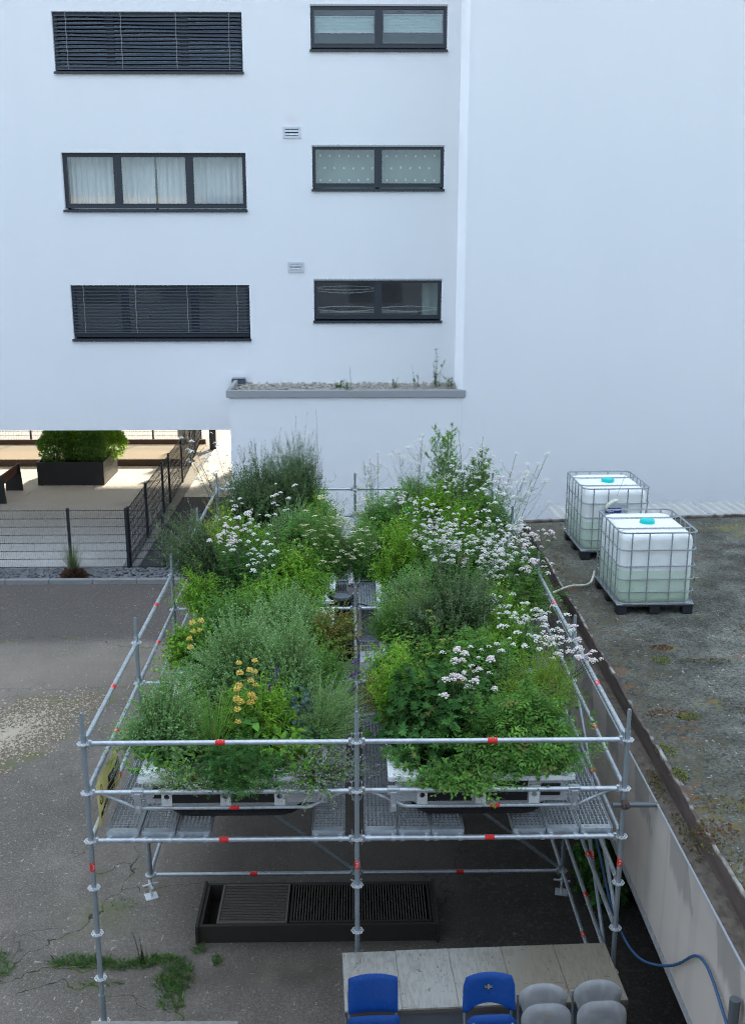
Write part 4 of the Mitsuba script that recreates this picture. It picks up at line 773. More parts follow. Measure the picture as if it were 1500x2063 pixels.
def stems(rng, n, base, H, R, lean=(0, 0), top=.25, foot=.45, up=.5):
    """n curved stems that rise from a disc and end on a rough dome: (n, 3 control points)"""
    a, u = rng.uniform(0, 2 * PI, n), np.sqrt(rng.uniform(0, 1, n)); rad = np.stack([np.cos(a), np.sin(a), 0 * a], 1)
    P0 = np.asarray(base) + rad * (R * foot * u * rng.uniform(.6, 1, n))[:, None]
    ns = 7; sec = ((a / (2 * PI) * 5).astype(int) % 5 + (u < .5) * 2) % ns; hs, rs = rng.uniform(.62, 1.08, ns), rng.uniform(.75, 1.3, ns)   # lopsided clumps
    hs[0] = 1.05
    hh = H * (1 - (1 - top) * u ** 2.6) * hs[sec] * rng.uniform(.62, 1.12, n); strays = rng.uniform(0, 1, n) < .06; hh[strays] *= 1.22
    P2 = np.asarray(base) + rad * (R * u * rs[sec] * rng.uniform(.75, 1.25, n))[:, None] + rng.normal(0, .035, (n, 3)) + np.stack([0 * a + lean[0], 0 * a + lean[1], hh], 1)
    P1 = P0 * (1 - up) + P2 * up; P1[:, :2] = P0[:, :2] * .75 + P2[:, :2] * .25; P1[:, 2] = P0[:, 2] + (P2[:, 2] - P0[:, 2]) * .75
    return P0, P1, P2
def on(q, t):
    P0, P1, P2 = q; t = t[:, None]; return P0 * (1 - t) ** 2 + 2 * P1 * t * (1 - t) + P2 * t * t, unit(2 * (P1 - P0) * (1 - t) + 2 * (P2 - P1) * t)
def stem_mesh(q, r, col, rng, segs=3):
    P0, P1, P2 = q; n = len(P0); ts = np.linspace(0, 1, segs + 1); Q = np.stack([on(q, np.full(n, t))[0] for t in ts], 1); a = np.array([0, 2.094, 4.189]); rr = r * (1 - .6 * ts)
    V = Q[:, :, None] + rr[None, :, None, None] * np.stack([np.cos(a), np.sin(a), 0 * a], 1)[None, None]; i, j = np.meshgrid(np.arange(segs), np.arange(3), indexing='ij')
    F = np.stack([i * 3 + j, i * 3 + (j + 1) % 3, (i + 1) * 3 + (j + 1) % 3, (i + 1) * 3 + j], -1).reshape(-1, 4); F = (F[None] + np.arange(n)[:, None, None] * (3 * (segs + 1))).reshape(-1, 4)
    return V.reshape(-1, 3), F, np.repeat(np.asarray(col)[None] * rng.uniform(.7, 1.3, (n, 1)), 3 * (segs + 1), 0)
def tint(rng, n, cols, j=.22):
    c = np.array(cols)[rng.integers(0, len(cols), n)]; dead = rng.uniform(0, 1, n) < (.018 if j > .2 else 0); c[dead] = (.34, .27, .10); return c * np.exp(rng.normal(0, j, (n, 1))) * np.exp(rng.normal(0, .06, (n, 3)))
def leafed(rng, q, per, kind, L, W, cols, t0=.15, out=.8, upw=.3, jit=.35, up_n=1.0, taper=.5, pw=1.0):
    n = len(q[0]); idx = np.repeat(np.arange(n), per); k = len(idx); t = t0 + (1.0 - t0) * rng.uniform(0, 1, k) ** pw; P_, tg = on((q[0][idx], q[1][idx], q[2][idx]), t)
    a = rng.uniform(0, 2 * PI, k); e1 = unit(np.cross(tg, [0, 0.3, 1.0] + 0 * tg)); e2 = np.cross(tg, e1); o = e1 * np.cos(a)[:, None] + e2 * np.sin(a)[:, None]
    D = o * out + tg * upw + rng.normal(0, jit, (k, 3)) + [0, 0, .12]; N_ = np.array([0, 0, up_n]) + tg * .4 + rng.normal(0, .35, (k, 3)); s = (1 - taper * t) * rng.uniform(.7, 1.25, k)
    return leaves(P_, D, N_, L * s, W * s, tint(rng, k, cols), kind)

G = dict(  # real leaf colours
    grey=[(.19, .33, .17), (.15, .28, .13), (.22, .36, .20), (.12, .24, .10)], blue=[(.13, .19, .165), (.105, .165, .135), (.165, .225, .19)], dark=[(.036, .098, .040), (.046, .120, .048), (.058, .140, .050)],
    mid=[(.080, .185, .060), (.095, .21, .065), (.065, .155, .060)], bright=[(.125, .26, .050), (.16, .31, .06), (.105, .23, .05)], yell=[(.16, .26, .05), (.20, .29, .06), (.13, .23, .05)], mug=[(.058, .115, .055), (.075, .135, .065), (.095, .15, .085)],
    red=[(.13, .20, .06), (.18, .22, .07), (.20, .12, .06), (.12, .19, .06)], kale=[(.15, .24, .21), (.18, .27, .24), (.12, .20, .17)])
for _k, _m in dict(grey=(1.4, 1.33, 1.0), blue=(1.2, 1.2, 1), dark=(1.6, 1.5, 1.05), mid=(1.72, 1.56, 1.0), bright=(1.62, 1.5, .9), yell=(1.3, 1.3, .9), mug=(1.65, 1.5, 1.25), red=(1.4, 1.3, 1)).items(): G[_k] = [tuple(np.array(c) * _m) for c in G[_k]]
PLANT = dict(
    artemisia=dict(n=1000, per=22, kind='needle', L=.050, W=.024, c='grey', t0=.25, out=.8, upw=.5), santolina=dict(n=1500, per=22, kind='needle', L=.035, W=.008, c='grey', t0=.2, out=.6, upw=.7),
    mugwort=dict(n=380, per=48, kind='needle', L=.100, W=.034, c='mug', t0=.12, out=1.0, upw=.3, top=.66, taper=.72), tansy=dict(n=330, per=9, kind='fern', L=.17, W=.15, c='dark', t0=.2, out=.9, upw=.35, taper=.3),
    lance=dict(n=300, per=25, kind='lance', L=.105, W=.025, c='bright', t0=.15, out=.9, upw=.35, taper=.45, top=.45), feather=dict(n=330, per=46, kind='needle', L=.085, W=.010, c='yell', t0=.2, out=.8, upw=.4, top=.45),
    balm=dict(n=360, per=17, kind='ovate', L=.068, W=.050, c='bright', t0=.25, out=.9, upw=.2), filler=dict(n=420, per=20, kind='lance', L=.06, W=.022, c='mid', t0=.15, out=.9, upw=.3), rose=dict(n=300, per=20, kind='ovate', L=.045, W=.034, c='red', t0=.2, out=.9, upw=.25),
    redshrub=dict(n=480, per=18, kind='ovate', L=.036, W=.024, c='red', t0=.2, out=.9, upw=.2), maple=dict(n=230, per=12, kind='maple', L=.105, W=.105, c='dark', t0=.25, out=.95, upw=.1, taper=.25), vleaf=dict(n=210, per=8, kind='pinnate', L=.26, W=.26, c='mid', t0=.2, out=.95, upw=.25, taper=.35),
    horsetail=dict(n=600, per=40, kind='needle', L=.07, W=.006, c='mid', t0=.2, out=.6, upw=.7, top=.5), lovage=dict(n=300, per=14, kind='maple', L=.055, W=.055, c='mid', t0=.2, out=.9, upw=.3), feverfew=dict(n=360, per=9, kind='fern', L=.10, W=.09, c='mid', t0=.15, out=.9, upw=.3),
    goldenrod=dict(n=300, per=24, kind='lance', L=.06, W=.016, c='yell', t0=.2, out=.8, upw=.4, top=.5), seakale=dict(n=140, per=9, kind='ovate', L=.10, W=.085, c='kale', t0=.2, out=.9, upw=.3), broad=dict(n=120, per=7, kind='ovate', L=.15, W=.075, c='bright', t0=.1, out=.7, upw=.7),
    ivy=dict(n=420, per=7, kind='ovate', L=.05, W=.045, c='mid', t0=.2, out=.9, upw=.1), thyme=dict(n=1200, per=16, kind='needle', L=.018, W=.006, c='grey', t0=.2, out=.7, upw=.6), catmint=dict(n=700, per=16, kind='ovate', L=.026, W=.018, c='mid', t0=.2, out=.8, upw=.4), sage=dict(n=200, per=14, kind='lance', L=.06, W=.02, c='mid', t0=.1, out=.8, upw=.4),
    phlomis=dict(n=60, per=4, kind='ovate', L=.17, W=.085, c='mid', t0=.02, out=.9, upw=.35, taper=.2))
def lumps(rng, n, rad, s, flat, cols, sq=.55):
    """a head of n small florets on a dome"""
    ico = trimesh.creation.icosahedron(); bv, bf = np.array(ico.vertices), np.array(ico.faces); u = np.sqrt((np.arange(n) + .5) / n); a = np.arange(n) * 2.399 + rng.uniform(0, 6)
    P_ = np.stack([rad * u * np.cos(a), rad * u * np.sin(a), rad * flat * (1 - u ** 2)], 1) + rng.normal(0, rad * .06, (n, 3)); ss = s * rng.uniform(.75, 1.25, (n, 1, 1))
    V = P_[:, None] + bv[None] * ss * [1, 1, sq]; return V.reshape(-1, 3), (bf[None] + np.arange(n)[:, None, None] * 12).reshape(-1, 3), np.repeat(tint(rng, n, cols, .08), 12, 0)
rng = np.random.default_rng(77)
WHITE, PINK, CREAM = [(.88, .83, .77), (.82, .75, .72), (.90, .87, .81), (.86, .78, .75)], [(.85, .74, .71), (.88, .81, .77), (.80, .68, .66)], [(.88, .86, .68), (.90, .88, .76), (.80, .74, .44)]
def vply(v): return mikit.ply((v[0], v[1]), 'petal', smooth=True, color=np.clip(v[2], 0, .9))
HEAD_W = [vply(lumps(rng, n_, 1.0, .29, .62, WHITE, .75)) for n_ in (10, 12, 8, 13)]; HEAD_P = [vply(lumps(rng, n_, 1.0, .29, .62, PINK, .75)) for n_ in (12, 14, 10)]; HEAD_C = [vply(lumps(rng, n_, 1.0, .24, .3, CREAM)) for n_ in (7, 9)]
HEAD_G = [vply(lumps(rng, 14, 1.0, .20, .4, [(.42, .44, .10), (.34, .40, .10)]))]
def whorl():
    m = MB(); r_ = np.random.default_rng(4)
    for k in range(24):
        a = k * PI / 12 + r_.uniform(-.1, .1)
        v, f, c = lumps(r_, 3, .22, .22, .6, [(.82, .62, .14), (.88, .72, .25), (.74, .52, .08)]); rr_ = (.80, .62, .45)[k % 3]; m.add(v * [1, 1, 1.1] + [rr_ * math.cos(a * 1.0), rr_ * math.sin(a), (-.12, .22, .48)[k % 3] + r_.uniform(-.08, .08)], f, c)
    v, f, c = lumps(r_, 10, .6, .22, .5, [(.30, .36, .10)]); m.add(v, f, c); return m.mesh(), m.color()
_w = whorl(); WHORL = mikit.ply(_w[0], 'petal', smooth=True, color=_w[1])
def head(parent, name, plyd, p_, s, rng):
    add(name, plyd, None, parent, M=T().translate([float(c) for c in p_]).rotate([0, 0, 1], float(rng.uniform(0, 360))).rotate([1, 0, 0], float(rng.normal(0, 9))).scale(float(s)))
def bush(key, rng, spec, base, H, R, lean, q_over=None, ry=1.0):
    d = dict(PLANT[spec]); R = R * 1.12; n = int(max(30, .85 * d['n'] * min(1.5, (R * R + .6 * R * H) / .42)))
    q = q_over or stems(rng, n, base, H, R, lean, top=d.get('top', .22))
    if ry != 1.0: q = tuple(np.asarray(base) + (c - base) * [1, ry, 1] for c in q)
    v, f, c = leafed(rng, q, d['per'], d['kind'], d['L'], d['W'], G[d['c']], d['t0'], d['out'], d['upw'], taper=d.get('taper', .5))
    add('foliage', (v, f), 'leaf', key, color=np.clip(c, .005, .8)); v, f, c = stem_mesh(q, .0035, np.mean(G[d['c']], 0) * [1.1, .95, .9], rng); add('stems', (v, f), 'stalk', key, color=np.clip(c, .005, .8)); return q
def specks(key, rng, q, per, s, cols, name='blossom', t0=.85, ply_=None):
    """small blossoms near the stem tips as one part"""
    n = len(q[0]); idx = np.repeat(np.arange(n), per); t = rng.uniform(t0, 1.03, len(idx)); P_, tg = on((q[0][idx], q[1][idx], q[2][idx]), t); P_ = P_ + rng.normal(0, s * 1.3, P_.shape)
    o = trimesh.creation.icosahedron(); bv, bf = np.array(o.vertices), np.array(o.faces); k = len(P_); V = P_[:, None] + bv[None] * (s * rng.uniform(.6, 1.2, (k, 1, 1)))
    add(name, (V.reshape(-1, 3), (bf[None] + np.arange(k)[:, None, None] * 12).reshape(-1, 3)), 'petal', key, color=np.repeat(tint(rng, k, cols, .15), 12, 0).clip(0, .9), kind='stuff')
def valerian(key, rng, base, H, R, lean, heads, pale, nst, size=.042, flat=.42, leafy=True, spread=1.0):
    st, fl = MB(), MB(); base = np.asarray(base, float); done = 0
    for k in range(nst):
        a = rng.uniform(0, 2 * PI); u = math.sqrt(rng.uniform(0, 1)); tip = base + [lean[0] + R * u * math.cos(a) * .75, lean[1] + R * u * math.sin(a) * .75, H * rng.uniform((.48 if nst > 12 else .66) if k else .98, 1.0)]; foot = base + [R * .25 * math.cos(a), R * .25 * math.sin(a), 0]
        midp = foot * .5 + tip * .5; midp[2] = foot[2] + (tip[2] - foot[2]) * .58; q = tuple(np.array([c]) for c in (foot, midp, tip)); ts = np.linspace(0, 1, 9); line = np.array([on(q, np.array([t]))[0][0] for t in ts]); st.tube(line, np.linspace(.006, .0028, 9), 5, False, tint(rng, 1, [(.075, .12, .05), (.10, .08, .06)])[0])
        hs = heads // nst + (k < heads % nst)
        for j in range(hs):
            if j == 0: pos = tip
            else:
                t = 1 - min(.62, .10 + .11 * ((j + 1) // 2) + rng.uniform(-.03, .03)); b0 = on(q, np.array([t]))[0][0]; aa = a + j * 2.3 + rng.uniform(-.5, .5); rr = spread * (.06 + .055 * ((j + 1) // 2)) * rng.uniform(.7, 1.3)
                pos = b0 + [rr * math.cos(aa), rr * math.sin(aa), rr * rng.uniform(.8, 1.5)]; bm = b0 * .45 + pos * .55; bm[2] = b0[2] + (pos[2] - b0[2]) * .4; st.tube([b0, bm, pos], [.0026, .002, .0016], 4, False, tint(rng, 1, [(.075, .12, .05)])[0])
            head(key, 'flower_head', (HEAD_P if pale else HEAD_W)[rng.integers(0, 3)], pos, size * rng.uniform(.55, 1.3), rng)
        if leafy:
            m = 12; t = rng.uniform(.08, .78, m); P_, tg = on(tuple(np.repeat(c, m, 0) for c in q), t); aa = rng.uniform(0, 2 * PI, m); D = np.stack([np.cos(aa), np.sin(aa), .25 + 0 * aa], 1); fl.add(*leaves(P_, D, np.array([[0, 0, 1.0]]) + 0 * D, .17 * (1.15 - t), .19 * (1.15 - t), tint(rng, m, G['mid']), 'pinnate'))
    add('stalks', st.mesh(), 'stalk', key, color=st.color().clip(.005, .8), smooth=True)
    if leafy: add('foliage', fl.mesh(), 'leaf', key, color=fl.color().clip(.005, .8))

BEDS = [
    ('artemisia', -1.9, 0.75, 0.0, 0.88, 0.37, 'grey green wormwood bush spilling over the left front corner of the planter'),
    ('grass', -1.38, 0.55, 0.0, 1.01, 0.27, 'tuft of long arching grass blades beside the yellow whorled flowers'),
    ('thyme', -1.62, 0.22, 0.0, 0.14, 0.25, 'low mound of tiny pale grey flowers on the front left planter rim'),
    ('tansy', -1.12, 0.32, 0.0, 0.32, 0.36, 'dark green curly ferny clump hanging over the middle of the left front rim'),
    ('phlomis', -1.09, 0.75, 0.0, 0.97, 0.25, 'tall stalks of yellow flower whorls with big oval leaves in the left front planter'),
    ('catmint', -0.37, 0.3, 0.0, 0.22, 0.36, 'mauve flowering catmint mound at the front edge beside the centre post'),
    ('artemisia', -1.3, 2.05, 0.0, 1.13, 0.52, 'large blue grey wormwood dome in the middle of the left front planter'),
    ('artemisia', -0.72, 1.75, 0.0, 1.12, 0.37, 'dense grey green bush between the purple spikes and the reddish shrub'),
    ('seakale', -0.54, 1.0, 0.0, 0.54, 0.28, 'blue green crinkled kale leaves right of the yellow flowers'),
    ('santolina', -0.35, 0.95, 0.09, 0.75, 0.3, 'silvery feathery mound leaning against the centre post'),
    ('broad', -0.64, 0.55, 0.0, 0.36, 0.22, 'bright green broad leaved clump behind the mauve catmint'),
    ('sage', -0.88, 1.25, 0.0, 0.66, 0.16, 'purple sage spikes just behind the yellow whorled flowers'),
    ('filler', -1.11, 1.2, 0.0, 0.43, 0.47, 'mid green leafy undergrowth behind the yellow whorled flowers'),
    ('filler', -0.35, 1.6, 0.21, 0.64, 0.19, 'small green clump with mauve spikes by the centre walkway'),
    ('balm', -1.95, 3.0, -0.09, 0.7, 0.31, 'bright green lemon balm bush overhanging the left guard rail'),
    ('phlomis', -1.87, 2.75, 0.0, 0.64, 0.15, 'short yellow whorled flower stalks in front of the lemon balm bush'),
    ('rose', -0.34, 3.3, 0.05, 0.72, 0.36, 'yellowish green bramble with reddish leaves beside the open drum'),
    ('artemisia', -0.87, 3.3, 0.0, 0.84, 0.42, 'feathery grey green bush in front of the dark drum'),
    ('filler', -1.46, 3.7, 0.0, 0.77, 0.5, 'low mid green bush behind the left yellow flower stalks'),
    ('tansy', -1.66, 3.3, 0.0, 0.69, 0.27, 'fresh green ferny clump right of the lemon balm bush'),
    ('mugwort', -1.95, 5.2, -0.42, 1.31, 0.34, 'grey budded mugwort spires at the left rail of the third planter'),
    ('lance', -1.95, 4.6, -0.22, 0.68, 0.27, 'bright green narrow leaved bush in front of the grey spires'),
    ('tansy', -1.6, 5.4, 0.0, 0.79, 0.52, 'dark ferny foliage under the white flower heads of the left bed'),
    ('balm', -0.88, 5.6, 0.0, 0.76, 0.49, 'yellow green leafy bush in the middle of the left bed'),
    ('lance', -0.80, 5.0, 0.0, 0.55, 0.27, 'olive green bush with small leaves behind the open drum'),
    ('tansy', 0.35, 6.6, -0.35, 0.62, 0.45, 'dark green ferny clump at the inner edge of the left bed'),
    ('feverfew', -0.40, 6.5, 0.0, 1.22, 0.46, 'cream flowered feverfew bush at the inner side of the left bed'),
    ('feverfew', 0.28, 6.3, -0.21, 1.02, 0.30, 'small cream flowered feverfew at the head of the walkway'),
    ('valerian', -1.49, 5.6, 0.0, 1.45, 0.38, 'white valerian cluster in the middle of the left bed'),
    ('valerian', -1.67, 4.9, 0.0, 1.21, 0.3, 'pale pink valerian heads low in front of the middle left bed'),
    ('valerian', -1.07, 6.0, 0.0, 1.53, 0.32, 'white valerian with few heads just left of the cream feverfew'),
    ('mugwort', -1.50, 8.9, 0.0, 1.58, 0.86, 'tall dark mugwort thicket at the back of the left bed'),
    ('mugwort', -0.95, 8.6, 0.0, 1.62, 0.45, 'dark leafy mugwort spires right of the tall thicket'),
    ('mugwort', -1.75, 8.4, 0.0, 1.25, 0.5, 'leafy mugwort in front of the tall thicket at the left back corner'),
    ('valerian', -1.95, 8.0, -0.55, 1.91, 0.4, 'white valerian leaning out over the left back corner'),
    ('twigs', -0.62, 8.8, 0.0, 1.65, 0.21, 'thin bare twiggy stalks beside the dark mugwort thicket'),
    ('artemisia', -1.03, 7.6, 0.0, 0.87, 0.47, 'soft grey green bush in front of the tall mugwort thicket'),
    ('lance', -0.69, 8.2, 0.0, 0.93, 0.29, 'bright green leafy shoots right of the mugwort thicket'),
    ('goldenrod', -1.95, 7.0, -0.22, 0.91, 0.31, 'yellow budded green shoots under the leaning white valerian'),
    ('maple', 0.7, 0.8, 0.0, 0.86, 0.46, 'dark green currant bush with lobed leaves in the right front planter'),
    ('vleaf', 1.61, 0.6, 0.0, 0.74, 0.48, 'leafy valerian foliage with pinnate leaves hanging over the right front rim'),
    ('lance', 0.42, 1.1, 0.0, 0.95, 0.23, 'bright green willowherb shoots at the left side of the right front planter'),
    ('feather', 1.87, 1.35, 0.0, 0.79, 0.42, 'light green feathery shoots at the right side of the right front planter'),
    ('ivy', 0.95, 0.2, 0.0, 0.13, 0.46, 'low trailing strawberry leaves along the right front rim'),
    ('pinkval', 1.08, 0.75, 0.0, 1.19, 0.22, 'pale pink valerian leaning across the dark currant bush'),
    ('redshrub', 0.35, 1.75, -0.22, 0.46, 0.23, 'small red tinged shrub hanging into the walkway between the beds'),
    ('maple', 1.27, 1.5, 0.0, 0.45, 0.48, 'dark broad leaves behind the pale pink valerian heads'),
    ('valerian', 1.54, 1.6, 0.0, 0.86, 0.12, 'thin valerian stalk with small heads left of the feathery shoots'),
    ('mugwort', 1.19, 3.3, 0.0, 1.12, 0.54, 'grey brown seeding spires in the middle of the right bed'),
    ('horsetail', 0.45, 3.6, 0.0, 0.57, 0.28, 'dark green fine grassy bush beside the walkway'),
    ('lovage', 0.93, 2.6, 0.0, 0.62, 0.43, 'green lovage with yellow green heads behind the pale pink valerian'),
    ('lance', 1.66, 2.9, 0.0, 0.53, 0.45, 'light green narrow leaved bush between the grey spires and the right rail'),
    ('valerian', 1.97, 2.7, 0.0, 0.82, 0.35, 'white valerian cluster beside the second right post'),
    ('valerian', 2.0, 2.1, 0.16, 0.71, 0.25, 'white valerian stalks by the right guard rail in front of the second post'),
    ('outval', 2.0, 1.9, 0.56, 0.67, 0.25, 'pale pink valerian leaning far out over the right guard rail'),
    ('valerian', 1.69, 3.6, 0.0, 0.56, 0.28, 'small white valerian behind the grey brown seeding spires'),
    ('lance', 0.59, 5.6, 0.0, 1.01, 0.29, 'bright yellow green shoots at the inner edge of the right bed'),
    ('artemisia', 0.69, 4.7, 0.0, 0.64, 0.4, 'grey green wormwood bush on the inner side of the right bed'),
    ('vleaf', 1.48, 5.3, 0.0, 0.87, 0.76, 'valerian foliage under the thick white flower band'),
    ('vleaf', 2.0, 5.0, 0.19, 0.82, 0.55, 'leafy valerian growth along the right rail'),
    ('valerian', 1.1, 5.9, 0.0, 1.29, 0.46, 'white valerian at the inner end of the thick flower band'),
    ('valerian', 1.63, 5.5, 0.0, 1.28, 0.52, 'dense white valerian in the middle of the thick flower band'),
    ('valerian', 2.0, 5.2, 0.14, 1.18, 0.48, 'dense white valerian at the right end of the thick flower band'),
    ('valerian', 1.24, 5.0, 0.0, 1.21, 0.4, 'white valerian at the front of the thick flower band'),
    ('valerian', 1.86, 4.6, 0.0, 1.11, 0.4, 'white valerian low in front of the thick flower band'),
    ('pinkval', 2.0, 4.3, 0.37, 1.13, 0.36, 'pale pink valerian leaning onto the right guard rail'),
    ('outval', 2.0, 5.4, 0.73, 0.98, 0.32, 'pinkish valerian hanging out over the neighbouring roof edge'),
    ('willow', 1.6, 9.0, 0.0, 2.05, 0.47, 'young willow with upright leafy twigs at the back of the right bed'),
    ('willow', 2.0, 9.2, 0.15, 1.39, 0.35, 'lower willow shoots right of the young willow'),
    ('valerian', 1.96, 8.4, 0.0, 1.86, 0.39, 'tall white valerian in front of the young willow'),
    ('valerian', 2.0, 5.8, 0.62, 2.02, 0.30, 'tall open branched valerian over the right rail, the flower nearest the water tanks'),
    ('valerian', 2.0, 6.8, 0.30, 1.77, 0.26, 'thin branched valerian between the tall open one and the willow'),
    ('valerian', 0.35, 8.6, -0.1, 1.39, 0.4, 'flat topped white valerian at the left end of the right bed'),
    ('valerian', 0.96, 8.8, 0.0, 1.68, 0.38, 'tall small headed valerian between the flat topped one and the willow'),
    ('vleaf', 0.51, 7.6, 0.0, 0.95, 0.55, 'loose green valerian foliage at the back of the right bed'),
    ('balm', 1.35, 8.2, 0.0, 1.13, 0.53, 'dark green leafy bush under the young willow'),
    ('feverfew', 0.35, 7.9, -0.19, 1.0, 0.32, 'cream flowered feverfew at the back left of the right bed'),
    ('lance', 1.66, 7.2, 0.0, 0.96, 0.47, 'green leafy bush in front of the willow'),
    ('vleaf', 2.0, 7.6, 0.09, 1.11, 0.4, 'valerian leaves beside the back right post'),
    ('lance', -0.95, 0.95, 0.0, 0.62, 0.34, 'narrow leaved green growth between the grass tuft and the blue green kale'),
    ('valerian', -1.35, 4.7, 0.0, 1.15, 0.42, 'small white valerian heads scattered over the dark ferny foliage'),
    ('balm', -1.2, 4.35, 0.0, 0.70, 0.42, 'green leafy mound in the shade of the white valerian of the left bed'),
    ('lance', -1.75, 6.6, 0.0, 0.85, 0.40, 'loose green shoots behind the grey budded spires on the left'),
    ('vleaf', -0.75, 7.0, 0.0, 0.80, 0.45, 'pinnate green leaves behind the cream feverfew'),
    ('lance', 0.40, 2.1, -0.04, 0.60, 0.30, 'light green shoots crowding the walkway beside the red tinged shrub'),
    ('filler', -0.36, 2.3, 0.03, 0.62, 0.30, 'grey green leafy growth at the walkway opposite the red tinged shrub'),
    ('vleaf', 1.35, 2.2, 0.0, 0.60, 0.45, 'mid green valerian leaves behind the feathery shoots'),
    ('feather', 0.75, 3.9, 0.0, 0.62, 0.36, 'soft bright green growth between the fine grassy bush and the grey spires'),
    ('lance', 1.75, 3.9, 0.0, 0.75, 0.40, 'upright green shoots under the right end of the flower band'),
    ('balm', 0.75, 6.6, 0.0, 0.85, 0.45, 'fresh green leafy bush behind the yellow green shoots of the right bed'),
    ('artemisia', 1.05, 9.3, 0.0, 0.95, 0.45, 'grey green bush at the very back of the right bed'),
    ('valerian', 1.55, 7.6, 0.0, 1.45, 0.42, 'white valerian standing behind the thick flower row'),
    ('valerian', 0.75, 7.3, 0.0, 1.20, 0.36, 'white valerian in front of the flat topped one'),
]
CAT = dict(artemisia='shrub', grass='grass tuft', thyme='herb', tansy='herb', phlomis='flowering plant', catmint='flowering plant', seakale='plant', santolina='shrub', broad='plant', sage='flowering plant', filler='plant', balm='herb', rose='shrub', mugwort='herb', lance='plant', feverfew='flowering plant', valerian='flowering plant', twigs='plant', goldenrod='plant', maple='shrub', vleaf='plant', feather='plant', ivy='plant', pinkval='flowering plant', redshrub='shrub', horsetail='plant', lovage='plant', outval='flowering plant', willow='tree')
NAME = dict(artemisia='wormwood_bush', grass='grass_tuft', thyme='thyme_mound', tansy='ferny_herb', phlomis='yellow_whorled_flower', catmint='catmint', seakale='sea_kale', santolina='feathery_shrub', broad='broad_leaved_plant', sage='purple_sage', filler='leafy_plant', balm='lemon_balm', rose='bramble', mugwort='mugwort', lance='willowherb', feverfew='feverfew', valerian='valerian', twigs='twiggy_stalks', goldenrod='goldenrod', maple='currant_bush', vleaf='valerian_foliage', feather='feathery_plant', ivy='strawberry_plant', pinkval='pink_valerian', redshrub='red_tinged_shrub', horsetail='horsetail', lovage='lovage', outval='leaning_valerian', willow='young_willow')
SOIL = 2.82
